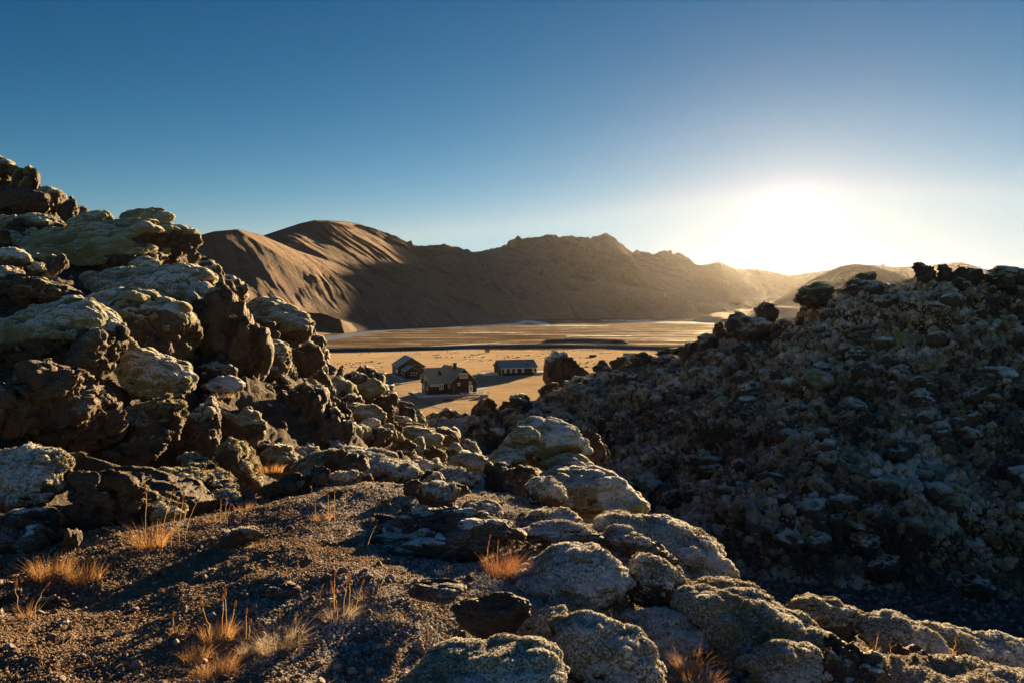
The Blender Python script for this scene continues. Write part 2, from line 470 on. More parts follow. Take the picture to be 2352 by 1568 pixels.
B('783,984 820,974 852,984 858,1014 822,1036 788,1026', 21, -.1, 'steep moss patch above the low moss dome')
B('866,980 894,971 910,985 913,1004 892,1018 868,1004', 22, -.1, 'round mossy ball on top of the brown block')
B('838,996 868,980 902,1010 898,1034 862,1042 836,1026', 21.4, 1.0, 'brown block under the round mossy ball', lean=.2)
B('908,990 922,996 930,1010 915,1014', 23, -.1, 'tiny moss knob right of the mossy ball')
B('912,938 925,928 946,937 958,956 952,972 920,966', 38, 1.0, 'grey layered slab at the edge of the yellow meadow', lean=.5)
B('908,920 930,923 950,932 948,942 925,938', 39.5, 1.1, 'dark log-shaped rock against the yellow meadow')
B('948,946 964,939 971,952 978,970 966,976 946,964', 40, .3, 'last small mossy rock of the ridge before the meadow')
B('902,955 925,954 946,965 938,980 908,976', 34, .0, 'mossy rock below the grey layered slab')
B('880,975 900,968 925,985 920,1000 895,998', 29, .6, 'shaded rock in the gap below the mossy slab rocks')
B('930,972 955,968 980,982 975,990 940,985', 33, .4, 'sunlit crest stones above the long mossy boulder')
B('912,990 940,976 968,979 992,985 1018,1004 1014,1024 982,1034 950,1016 922,1008', 30, .15, 'long mossy boulder sloping right above the gully mouth', lean=.5)
B('1008,998 1030,1004 1055,1018 1050,1028 1018,1028', 31, .85, 'dark pointed rock at the right end of the long mossy boulder')
B('1028,1020 1048,1015 1062,1025 1060,1045 1035,1045', 27, .1, 'small mossy rock beside the gully mouth')
B('972,1036 1000,1025 1019,1031 1027,1062 1022,1082 1000,1070 978,1054', 24, .75, 'upright brown rock above the low moss dome')
B('898,1014 928,1004 950,1028 956,1054 932,1066 902,1048', 24, .7, 'brown rocks stacked left of the upright brown rock')
B('946,1002 970,1004 980,1052 956,1064', 26, -.1, 'frosted moss strip running down between brown rocks')
B('940,1060 975,1055 1010,1075 1000,1092 955,1090', 17, -.05, 'pale moss bed behind the low moss dome')
B('608,900 640,889 666,891 696,904 704,925 726,955 762,970 792,1005 810,1032 762,1044 690,1044 640,1014 612,960', 15, .95, 'large dark lichen-covered boulder in the centre of the left slope', lean=.3)
B('698,920 715,909 741,927 745,955 720,958', 16.2, 1.0, 'dark shoulder rock behind the large lichen-covered boulder')
B('612,950 640,955 660,985 650,1010 615,1000', 13.5, 1.1, 'brown angular block in the dark hollow')
B('598,1036 625,1019 652,1029 692,1060 700,1092 650,1102 602,1084', 10, .45, 'shaded mossy rock in the hollow left of the low moss dome')
# --- centre
B('676,1062 705,1045 745,1034 800,1025 850,1031 896,1040 932,1058 960,1078 960,1100 930,1118 850,1114 760,1108 686,1104', 8.5, .15, 'low wide moss dome with a glowing rim in the centre', lean=.75, mat='frost')
B('744,1080 775,1034 801,1044 826,1064 846,1082 822,1096 768,1100', 7.8, .95, 'dark angular rock leaning on the low moss dome', lean=.2)
B('594,1130 620,1101 650,1091 700,1087 720,1100 718,1120 680,1140 630,1152 598,1152', 6.8, .9, 'dark slab-topped boulder at the head of the gravel', lean=.4)
B('712,1100 729,1076 745,1069 759,1085 758,1106 724,1112', 7.0, 1.1, 'small sharp dark rock left of the low moss dome')
B('752,1092 790,1079 824,1084 814,1106 768,1108', 7.1, .3, 'frosted low rock in front of the low moss dome', mat='frost', lean=.7)
B('1150,1015 1163,990 1190,967 1240,957 1290,964 1327,980 1337,1000 1342,1022 1351,1052 1348,1074 1300,1084 1250,1076 1206,1046 1162,1034', 11, .02, 'rounded frosted moss boulder crowning the centre outcrop', lean=.6, mat='frost')
B('1172,1000 1190,982 1220,978 1240,992 1236,1010 1205,1022 1178,1016', 10.2, -.1, 'moss lobe on the upper left of the crowning boulder')
B('1330,992 1350,1003 1372,1030 1400,1050 1398,1066 1350,1066', 12, .95, 'dark splintered rock behind the crowning moss boulder')
B('1122,1056 1140,1035 1165,1025 1198,1034 1206,1058 1172,1076 1128,1074', 10.4, .0, 'mossy foot left of the crowning boulder', mat='frost')
B('1248,1066 1290,1040 1332,1050 1348,1066 1366,1088 1332,1104 1285,1100 1252,1084', 10.2, -.1, 'bulging moss pad under the crowning boulder', mat='frost')
B('1228,1094 1290,1082 1360,1075 1390,1069 1422,1084 1452,1120 1472,1150 1487,1178 1472,1200 1400,1200 1340,1186 1285,1164 1245,1126', 9.4, .1, 'large moss-draped boulder on the right of the centre outcrop', lean=.6)
B('1112,1088 1150,1066 1210,1060 1232,1078 1240,1112 1224,1146 1160,1148 1120,1124', 8.5, .9, 'flat-topped brown rock with pale lichen in the centre', lean=.15)
B('1208,1112 1235,1093 1272,1099 1297,1119 1301,1137 1294,1172 1250,1176 1212,1150', 8.1, .15, 'frosted moss lobe right of the flat-topped brown rock', mat='frost', lean=.5)
B('1030,1056 1060,1037 1086,1039 1122,1055 1134,1074 1112,1098 1060,1096 1032,1080', 11, -.02, 'pale moss hump left of the crowning boulder')
B('980,1092 1040,1071 1082,1084 1102,1101 1084,1124 1030,1124 985,1116', 8.3, .15, 'frosted rock behind the crest of the outcrop', mat='frost', lean=.6)
B('926,1130 955,1109 975,1101 982,1110 967,1126 935,1138', 6.3, 1.2, 'thin tilted slab on the left of the crest', lean=.3, thick=.08, rough=.6)
B('960,1146 974,1113 990,1105 1011,1117 1037,1140 1051,1167 1032,1184 980,1184 958,1168', 5.9, .75, 'peaked brown rock on the crest of the gravel outcrop', lean=.35, mat='frost')
B('1004,1120 1035,1107 1067,1117 1080,1126 1062,1140 1020,1136', 6.4, 1.1, 'low dark slab right of the peaked brown rock', lean=.5, thick=.15)
B('1060,1168 1080,1150 1110,1146 1137,1154 1153,1176 1144,1206 1110,1214 1084,1202 1062,1184', 5.6, .1, 'white-frosted clump on the right of the crest', mat='frost', lean=.5)
B('854,1196 870,1184 905,1179 920,1185 912,1204 880,1211', 5.5, 1.2, 'grey slab on the gravel left of the crest, upper of two', lean=.6, thick=.1, name='stone', cat='stone')
B('858,1208 874,1201 892,1203 890,1218 863,1220', 5.2, 1.2, 'grey slab on the gravel left of the crest, lower of two', lean=.3, name='stone', cat='stone')
B('916,1190 940,1164 954,1159 952,1177 930,1196', 5.5, 1.2, 'tilted flake of rock against the peaked brown rock', thick=.06, name='stone', cat='stone')
B('752,1140 762,1128 780,1125 790,1136 775,1144', 6.0, 1.0, 'small pointed stone on the frosted rise', name='stone', cat='stone')
B('874,1154 890,1148 900,1158 885,1164', 5.8, 1.2, 'shiny small stone above the grey slabs', name='stone', cat='stone')
B('1220,1180 1255,1165 1300,1169 1334,1186 1326,1206 1270,1206', 6.1, .1, 'glowing frosted hump on the skyline of the gravel slope', mat='frost', lean=.7)
B('1188,1350 1250,1328 1288,1288 1313,1256 1345,1247 1382,1251 1417,1274 1447,1310 1453,1342 1434,1376 1380,1404 1310,1402 1240,1388 1196,1372', 4.4, .0, 'big round white-frosted moss boulder in the right foreground', mat='frost', lean=.6)
B('1438,1284 1465,1271 1500,1276 1546,1298 1570,1320 1573,1352 1562,1396 1500,1404 1458,1384 1446,1326', 4.5, .3, 'frosted boulder with a bare rock base beside the round one', mat='frost', lean=.4)
B('1462,1376 1520,1378 1568,1374 1564,1420 1553,1460 1566,1494 1532,1520 1488,1490 1468,1436', 4.25, 1.2, 'dark pitted pillar under the frosted boulder', lean=.0, rough=1.4)
B('1346,1206 1400,1208 1450,1223 1500,1243 1538,1249 1544,1280 1480,1290 1420,1282 1376,1254', 5.6, .7, 'grey slab behind the two frosted boulders', lean=.7, mat='frost')
B('1370,1186 1420,1178 1480,1180 1540,1203 1592,1229 1623,1260 1643,1300 1673,1330 1694,1358 1662,1376 1600,1356 1548,1318 1496,1268 1425,1228', 6.6, .0, 'long moss-covered flank falling towards the gully', lean=.7, mat='frost')
B('936,1374 970,1339 1000,1329 1050,1331 1066,1345 1042,1374 990,1384', 3.7, 1.3, 'flat blue-grey slab with a shiny top in the centre foreground', lean=1.0, thick=.12, rough=.4)
B('1040,1462 1046,1410 1058,1368 1085,1361 1120,1366 1170,1358 1197,1380 1208,1400 1219,1446 1192,1470 1120,1466', 3.4, 1.3, 'upright dark brown slab with a rough top edge in the foreground', lean=.15, thick=.10, rough=.6)
B('920,1545 980,1490 1060,1476 1150,1468 1230,1463 1278,1484 1296,1520 1296,1570 1250,1640 1100,1660 950,1640', 2.75, .05, 'blue-frosted mound at the bottom centre edge', mat='frost', lean=.8)
B('1270,1430 1350,1408 1420,1428 1484,1478 1526,1540 1506,1640 1400,1680 1310,1640 1280,1510', 3.25, .2, 'shaded frosted hummock in the hollow at the bottom', lean=.7, mat='frost')
B('1548,1378 1600,1351 1680,1354 1750,1369 1800,1398 1850,1438 1892,1465 1924,1500 1964,1572 1944,1660 1750,1690 1590,1640 1556,1490', 4.0, -.05, 'big sloping frosted moss hummock at the bottom right of centre', mat='frost', lean=.75)
B('1856,1470 1900,1464 1960,1474 2022,1504 2044,1562 2034,1630 1950,1650 1880,1590', 3.7, .9, 'dark rock with white frost spots at the bottom edge', lean=.2, mat='frost')
B('1796,1396 1812,1367 1850,1371 1892,1384 1932,1429 1970,1468 1932,1482 1860,1454 1806,1422', 5.0, .8, 'dark leaning rock at the edge of the gully', lean=.3, mat='frost')
B('1896,1416 1930,1393 1965,1389 1988,1405 1974,1428 1918,1434', 5.6, .2, 'low brown dome on the brink above the gravel path', lean=.7)
B('1966,1428 2010,1404 2060,1402 2102,1424 2142,1460 2190,1512 2152,1542 2080,1536 1998,1496 1966,1460', 4.8, .1, 'frosted moss rock at lower right with a sunlit top', mat='frost', lean=.6)
B('2104,1432 2180,1448 2260,1478 2320,1473 2390,1488 2410,1548 2330,1560 2250,1536 2168,1504', 5.0, .05, 'frosted moss rib running to the right edge', mat='frost', lean=.7)
B('2040,1496 2070,1479 2112,1500 2164,1537 2104,1546 2046,1524', 4.3, 1.1, 'pale grey slab in the lower right corner hollow', lean=.8, thick=.12)
B('2215,1508 2258,1508 2334,1568 2310,1592 2238,1552', 4.2, .9, 'sunlit edged rock in the lower right corner', lean=.4)
B('845,1262 900,1205 955,1178 1010,1168 1080,1182 1150,1200 1186,1262 1160,1330 1060,1350 950,1338 875,1305', 5.0, .85, 'dark soil bank below the crest of the gravel outcrop', lean=.9, mat='frost', rough=1.1)
B('1432,1402 1560,1396 1628,1450 1610,1545 1500,1570 1426,1500', 3.95, .25, 'shaded frosted hummock below the dark pitted pillar', lean=.8, mat='frost')
B('1205,1402 1290,1392 1336,1440 1316,1506 1248,1508 1206,1456', 3.6, .2, 'frosted hummock right of the upright brown slab', lean=.8, mat='frost')
B('1150,1210 1230,1195 1320,1215 1370,1250 1320,1262 1220,1262 1160,1245', 5.3, .7, 'low stony rise behind the round frosted boulder', lean=1.1, mat='frost', rough=1.6)
B('1590,1330 1640,1325 1700,1345 1760,1375 1700,1390 1620,1370', 5.2, .3, 'frosted ledge above the big sloping hummock', lean=.8, mat='frost')
B('1700,1520 1790,1470 1880,1500 1900,1590 1800,1640 1710,1610', 3.6, .15, 'lower shoulder of the big sloping hummock at the bottom edge', lean=.8, mat='frost')
# --- rocks of the shaded right-hand ridge
B('1664,770 1685,735 1710,717 1740,721 1771,738 1783,762 1742,800 1688,800', 57, 0.5, 'broad mossy ridge rock left of the sun beam', lean=.5, rough=1.9)
B('1734,745 1745,699 1760,694 1779,705 1788,745 1765,755', 59, 0.75, 'dark knob on the ridge with a cap stone', rough=1.9)
B('1770,750 1790,730 1815,731 1832,745 1828,770 1790,780', 54, 0.5, 'rounded ridge rock with a bright rim below the sun', rough=1.9)
B('1825,696 1840,670 1860,658 1890,655 1905,649 1914,664 1897,690 1860,708', 52, 0.5, 'dark stepped outcrop on the ridge under the sun', rough=1.9)
B('1928,674 1950,648 1990,642 2025,649 2054,670 2000,690', 50, 0.5, 'flat-topped mossy outcrop on the ridge', rough=1.9)
B('1964,662 1978,630 1995,626 2012,638 2012,662', 52, 0.8, 'small dark stone on the flat-topped outcrop', rough=1.9)
B('2096,655 2109,607 2124,602 2136,611 2150,655', 46, 0.9, 'tallest dark pinnacle on the right ridge', rough=1.9)
B('2150,655 2164,611 2180,609 2196,655', 46, 0.9, 'second dark pinnacle on the right ridge', rough=1.9)
B('2180,660 2210,614 2240,616 2256,660 2215,668', 45.5, 0.85, 'blocky dark rock on the ridge right of the pinnacles', rough=1.9)
B('2258,648 2280,619 2330,611 2390,614 2390,660 2300,668', 44, 0.5, 'broad mossy hump on the ridge at the right edge', rough=1.9)
B('1636,772 1643,745 1657,741 1670,752 1668,778', 60, 0.8, 'dark hooked rock low on the ridge line', rough=1.9)
B('1248,868 1251,835 1259,811 1275,806 1291,815 1306,836 1312,880 1300,915 1262,915 1250,890', 72, 0.85, 'tall dark boulder standing right of the long hut', lean=.05, rough=.75)
B('1300,850 1318,832 1335,819 1351,834 1356,880 1335,905 1304,905', 71, 0.8, 'dark boulder right behind the tall one by the long hut', lean=.1, rough=.8)
B('1360,848 1374,828 1400,826 1410,840 1405,862 1370,866', 66, 0.5, 'moss-edged ridge boulder below the far table', lean=.4, rough=1.9)
B('1400,835 1414,820 1428,818 1442,832 1440,850 1410,852', 67, 0.85, 'dark ridge boulder left of the grey roof', lean=.3, rough=1.9)
B('1422,858 1450,830 1476,811 1501,820 1508,838 1484,870 1438,876', 62, 0.5, 'large ridge boulder half hiding the grey roof', lean=.4, rough=1.9)
B('1496,826 1540,814 1561,822 1554,846 1508,848', 61, 0.5, 'frosted ledge rock right of the grey roof', lean=.5, mat='frost', rough=1.9)
B('1508,816 1530,801 1562,799 1564,818 1530,824', 64, 0.85, 'jagged rocks behind the frosted ledge', rough=1.9)
B('1560,808 1571,788 1585,786 1599,797 1604,838 1568,846', 59, 0.8, 'dark tower rock on the lower ridge', lean=.1, rough=1.9)
B('1590,800 1610,775 1640,765 1650,790 1625,820 1598,825', 58, 0.5, 'mossy step between tower rock and hooked rock', lean=.5, rough=1.9)
B('972,970 998,942 1030,939 1052,948 1050,980 1014,1010 982,1000', 56, 0.5, 'green mossy dome at the gully mouth below the house', lean=.5, rough=1.9)
B('1040,972 1054,948 1076,947 1088,965 1086,1008 1048,1014', 55, 0.5, 'mossy rock right of the green dome at the gully mouth', lean=.4, rough=1.9)
B('1082,952 1098,922 1130,914 1148,930 1146,972 1108,984', 55, 0.5, 'round mossy rock below the picnic tables', lean=.5, rough=1.9)
B('1140,940 1158,914 1200,904 1248,914 1252,956 1200,982 1150,976', 53, 0.7, 'wide dark outcrop below the right end of the meadow', lean=.3, rough=1.9)
B('1236,898 1246,882 1270,878 1282,892 1276,912 1244,914', 60, 0.55, 'knobbly rock at the corner of the sunlit meadow', lean=.4, rough=1.9)
B('1180,978 1200,960 1226,956 1240,972 1225,995 1188,998', 48, 0.5, 'green moss hump behind the crowning boulder', lean=.6, rough=1.9)

# ------------------------------------------------------------------ ground shape: a thin-plate surface through where things stand
CTRL = []
def C(px, py, Y): CTRL.append(tuple(at(px, py, Y) - np.array([0, 0, .35 if Y > 28 else 0])))
for px in (-200, 200, 600, 1000, 1400):
    for py in (1250, 1400, 1568):
        CTRL.append(tuple(ground(px, py, 22.40)))
for x in (-3, -1, 1, 3): CTRL.append((x, 0.0, 22.35)); CTRL.append((x, -3.0, 22.3))
for q in ((500, 1205, 5), (800, 1100, 6.4), (1050, 1150, 5.9), (1300, 1200, 5.9), (1500, 1290, 5.2), (1700, 1420, 4.3), (2000, 1530, 4.1), (2300, 1560, 4.3)):
    C(*q)
# gully floor and the flank falling to it (x/y, y, z)
for s, y, z in ((.334, 9, 18), (.334, 15, 14), (.334, 22, 12.2), (.653, 8, 18.3), (.653, 13, 14.2), (.653, 20, 12), (.079, 10, 20.2), (.079, 15, 18), (.079, 24, 15.4),
                (.079, 34, 13.3), (.079, 46, 12), (.9, 9, 17.5), (.9, 14, 13.5), (.9, 20, 12), (1.3, 8, 17.5), (1.3, 16, 12), (.334, 30, 12), (.2, 38, 12.2),
                (-.11, 60, 11.5), (-.11, 80, 5.5), (-.11, 105, 0), (-.3, 110, 0), (0, 110, 0), (.1, 130, 0), (.3, 140, 0), (.7, 150, 0), (-.7, 120, 0),
                (.2, 95, 8), (.45, 85, 16), (.75, 75, 20), (1.2, 60, 24), (-.45, 55, 16), (-.75, 60, 26), (-1.3, 40, 30), (-1.3, 15, 24)):
    CTRL.append((s * y, y, z))
for q in ((2000, 1375, 27.5), (2352, 1405, 26.5), (1800, 1370, 27.6), (2000, 1000, 36), (2300, 1000, 34), (1700, 1000, 40), (2000, 820, 43), (2300, 800, 40),
          (1600, 900, 50), (1450, 960, 50), (1400, 1080, 40), (1750, 1200, 31), (2050, 1200, 30), (2352, 1200, 29.5), (2352, 640, 45), (2100, 635, 47), (1950, 672, 51), (1750, 745, 57), (1600, 815, 60), (1480, 850, 63),
          (1330, 880, 70), (1200, 950, 53), (1030, 985, 56), (1500, 1150, 35), (1300, 960, 50), (2700, 640, 44), (2700, 1000, 33), (2700, 1400, 25)):
    C(*q)
for b in BOULDERS:
    o = np.array(b['o'])
    ym = o[:, 1].max(); yh = o[:, 1].max() - o[:, 1].min(); wd = o[:, 0].max() - o[:, 0].min()
    t = (wd + yh) * .25 / F * b['Y']
    CTRL.append(tuple(at(o[:, 0].mean(), ym - .12 * yh, b['Y'] + .35 * t) - np.array([0, 0, (.016 * b['Y'] if b['Y'] < 42 else -.25) if b['Y'] > 6.5 else .03])))
CTRL = np.array(CTRL)


def tps_fit(P, lam):
    xy, z = P[:, :2], P[:, 2]
    n = len(P)
    d = np.linalg.norm(xy[:, None] - xy[None], axis=2)
    K = np.where(d > 0, d * d * np.log(d + 1e-9), 0) + lam * np.eye(n)
    Q = np.hstack([np.ones((n, 1)), xy])
    A = np.block([[K, Q], [Q.T, np.zeros((3, 3))]])
    return np.linalg.lstsq(A, np.concatenate([z, np.zeros(3)]), rcond=None)[0]


_wt = tps_fit(CTRL, .6)
def base_h(x, y):
    x = np.asarray(x, np.float64).ravel(); y = np.asarray(y, np.float64).ravel()
    out = np.empty(len(x))
    n = len(CTRL)
    for s in range(0, len(x), 40000):
        e = slice(s, s + 40000)
        d2 = (x[e, None] - CTRL[None, :, 0]) ** 2 + (y[e, None] - CTRL[None, :, 1]) ** 2
        K = .5 * d2 * np.log(d2 + 1e-12)
        out[e] = K @ _wt[:n] + _wt[n] + _wt[n + 1] * x[e] + _wt[n + 2] * y[e]
    return out


# ------------------------------------------------------------------ the near terrain sheet
PATHL = np.array([ground(1640, 1352, 12.0)[:2], ground(1830, 1372, 12.0)[:2], ground(2050, 1390, 12.0)[:2], ground(2352, 1412, 12.0)[:2], ground(2800, 1440, 12.0)[:2]])
def path_dist(x, y):
    best = np.full(len(x), 99.0)
    for a, b in zip(PATHL[:-1], PATHL[1:]):
        ab = b - a
        t = np.clip(((x - a[0]) * ab[0] + (y - a[1]) * ab[1]) / (ab @ ab), 0, 1)
        best = np.minimum(best, np.hypot(x - a[0] - t * ab[0], y - a[1] - t * ab[1]))
    return best


def flat_weight(x, y):
    """1 on the open gravel round the camera; the mossy outcrop begins to its right"""
    d = np.hypot((x + .8) / 1.15, y - 1.5)
    return (1 - sstep(4.2, 6.2, d)) * (1 - sstep(-.05, .55, x - .02 * y + .25 * np.sin(y * 1.9)))


def terrain_h(x, y):
    h = base_h(x, y)
    pd = path_dist(x, y)
    pw = 1 - sstep(1.3, 3.2, pd)
    h = h * (1 - pw) + 12.0 * pw
    fade = sstep(95, 120, y)
    h = h * (1 - fade) + np.minimum(h, -.5) * fade
    return h, pw


GRID = {}
SKYLINE = np.array([(900, 985), (980, 960), (1000, 948), (1060, 952), (1130, 920), (1240, 908), (1260, 885), (1310, 885), (1360, 848), (1430, 840), (1475, 820), (1560, 814), (1600, 797), (1650, 768), (1690, 742), (1740, 726), (1780, 740), (1830, 735), (1845, 692), (1900, 670), (1925, 674), (1950, 654), (2030, 658), (2060, 654), (2100, 636), (2140, 636), (2190, 634), (2250, 638), (2300, 630), (2352, 624), (2500, 616)])
def build_terrain():
    rr = np.concatenate([np.geomspace(.9, 6.5, 150, endpoint=False), np.geomspace(6.5, 24, 120, endpoint=False), np.linspace(24, 75, 280, endpoint=False), np.linspace(75, 150, 45)])
    az = np.radians(np.concatenate([np.linspace(-62, -38, 60, endpoint=False), np.linspace(-38, 38, 760, endpoint=False), np.linspace(38, 66, 80)]))
    nr, na = len(rr), len(az)
    Rg, Ag = np.meshgrid(rr, az, indexing='ij')
    x = (Rg * np.sin(Ag)).ravel(); y = (Rg * np.cos(Ag)).ravel()
    h, pw = terrain_h(x, y)
    P = np.stack([x, y, h], 1)
    fw = flat_weight(x, y)
    calm = np.clip(np.maximum(fw, pw), 0, 1)
    far = sstep(7, 18, np.hypot(x, y))
    out = sstep(118, 100, y)
    # lumps: cushions on cushions
    wp = P[:, :2] + np.stack([fbm(P * .35, 2, 5), fbm(P * .35, 2, 9)], 1) * .9
    z3 = np.concatenate([wp, h[:, None] * 1.5], 1)
    z3 += np.stack([fbm(P * 1.5, 2, 81), fbm(P * 1.5, 2, 83), fbm(P * 1.5, 2, 85)], 1) * .25
    f1, r1 = worley(z3 / 3.4, 1)
    f0, r0 = worley(z3 / 8.5 + 11, 4)
    f2, r2 = worley(z3 / 1.15 + 7, 2)
    f3, r3 = worley(z3 / .62 + 3, 3)
    vary = sstep(-.3, .4, fbm(P * .12, 2, 71))
    rnd = np.hypot(x, y)
    lump = (sstep(26, 34, rnd) * 1.5 * (r0 - .6) * (1 - np.minimum(1, f0 * 1.1) ** 2) + 1.15 * (r1 - .35) * (1 - np.minimum(1, f1 * 1.15) ** 2)
            + (.08 + .22 * vary) * (.1 + 1.1 * r2) * (1 - np.minimum(1, f2 * 1.2) ** 2) + (.05 + .10 * (1 - vary)) * r3 * (1 - np.minimum(1, f3 * 1.2) ** 2))
    rg = fbm(P * .5, 5, 31, .55, ridged=True) * .34 + fbm(P * 1.3, 6, 37, .66) * .34
    amp = (1 - calm) * (.25 + .75 * far) * out
    lefty = sstep(2, -4, x) * sstep(60, 30, y)
    d = (lump + rg * (1 - .45 * lefty) - .35) * amp * (1 - .35 * lefty)
    # the gravel round the camera: low swells
    d += calm * (1 - pw) * (fbm(P * .9, 3, 51) * .06 + fbm(P * 5, 3, 53) * .018)
    d += pw * fbm(P * 2.0, 3, 55) * .05
    # normals of the smooth surface, to push the lumps outwards
    G = P.reshape(nr, na, 3)
    du = np.gradient(G, axis=0); dv = np.gradient(G, axis=1)
    n = np.cross(dv, du); n /= np.linalg.norm(n, axis=2, keepdims=True) + 1e-9
    n[n[:, :, 2] < 0] *= -1
    P = P + n.reshape(-1, 3) * d[:, None]
    # the far ridge keeps under its skyline
    qx = 1176 + P[:, 0] / P[:, 1] * F
    lim = CAM_Z + P[:, 1] * (705 - (np.interp(qx, SKYLINE[:, 0], SKYLINE[:, 1]) + 5)) / F
    sel = (y > 34) & (qx > 960)
    over = P[:, 2] - lim
    P[:, 2] = np.where(sel & (over > -.5), lim - .5 + .5 * np.tanh((over + .5) / .5 * .5), P[:, 2])
    G = P.reshape(nr, na, 3)
    du = np.gradient(G, axis=0); dv = np.gradient(G, axis=1)
    n2 = np.cross(dv, du); n2 /= np.linalg.norm(n2, axis=2, keepdims=True) + 1e-9
    nz = np.abs(n2[:, :, 2]).ravel()
    moss = sstep(.32, .62, nz + .30 * fbm(P * .45, 3, 61) + .18 * fbm(P * 2.2, 2, 63) - .03)
    moss *= (1 - pw)
    moss *= 1 - .6 * sstep(2, -4, x) * sstep(60, 30, y)
    i = np.arange((nr - 1) * na).reshape(nr - 1, na)[:, :-1].ravel()
    Fc = np.stack([i, i + 1, i + na + 1, i + na], 1)
    me = mesh_np('lava_terrain', P, Fc, M['terrain'], dict(moss=moss, dirt=fw, path=pw))
    o = link('terrain', me)
    tag(o, 'lumpy mossy lava ground with a gravel top', kind='structure')
    GRID.update(rr=rr, az=az, G=P.reshape(nr, na, 3), n=n2)


def on_ground(x, y):
    """points of the built ground sheet under (x, y), with normals"""
    r, a = np.hypot(x, y), np.arctan2(x, y)
    i = np.clip(np.interp(r, GRID['rr'], np.arange(len(GRID['rr']))), 0, len(GRID['rr']) - 1.001)
    j = np.clip(np.interp(a, GRID['az'], np.arange(len(GRID['az']))), 0, len(GRID['az']) - 1.001)
    i0, j0 = i.astype(int), j.astype(int); u, v = (i - i0)[:, None], (j - j0)[:, None]
    G = GRID['G']
    P = (G[i0, j0] * (1 - u) + G[i0 + 1, j0] * u) * (1 - v) + (G[i0, j0 + 1] * (1 - u) + G[i0 + 1, j0 + 1] * u) * v
    n = GRID['n'][i0, j0]
    return P, np.where(n[:, 2:] < 0, -n, n)


def ray_ground(px, py, lo=1.5, hi=14.0):
    """where the line of sight through a pixel meets the near ground"""
    d = ray(px, py)
    Y = np.geomspace(lo, hi, 900)
    P, _ = on_ground(d[0] * Y, Y)
    k = np.argmax(CAM_Z + d[2] * Y < P[:, 2])
    return P[k] if (CAM_Z + d[2] * Y < P[:, 2]).any() else at(px, py, hi)


def slope_outcrops():
    """big lumps of lava standing out of the shaded slope"""
    rs = np.random.RandomState(31)
    out, n = [], 0
    while n < 46:
        px, Y = rs.uniform(1120, 2400), rs.uniform(29, 62)
        P, nn = on_ground(np.array([(px - 1176) / F * Y]), np.array([Y]))
        P = P[0]; py = 705 - (P[2] - CAM_Z) / P[1] * F
        if py < np.interp(px, SKYLINE[:, 0], SKYLINE[:, 1]) + 34 or py > 1330 or P[2] < 12.6: continue
        if any(abs(px - q[0]) < 62 and abs(py - q[1]) < 48 for q in out): continue
        out.append((px, py)); n += 1
        w_ = rs.uniform(36, 88) * 45 / Y; h_ = w_ * rs.uniform(.45, .8); k = 11
        o = [(px + math.cos(2 * math.pi * i / k) * w_ * .5 * rs.uniform(.75, 1.2), py - .15 * h_ - math.sin(2 * math.pi * i / k) * h_ * .5 * rs.uniform(.75, 1.2)) for i in range(k)]
        band = 'high up' if py < 800 else ('halfway up' if py < 1050 else 'low down')
        side = 'left end' if px < 1600 else ('middle' if px < 2000 else 'right part')
        moss = rs.choice([.05, .3, .55, .8])
        look = {.05: 'thickly mossed', .3: 'moss-capped', .55: 'half bare', .8: 'dark bare'}[moss]
        yield dict(o=o, Y=Y - .2, moss=moss, label=f'{look} lava outcrop {band} on the {side} of the shaded slope', lean=rs.uniform(.4, .8), mat='moss', thick=None, rough=rs.uniform(1.0, 1.7), sub=5, cat='outcrop', name='lava_outcrop', group=f'{look} outcrops {band} on the {side} of the shaded slope')


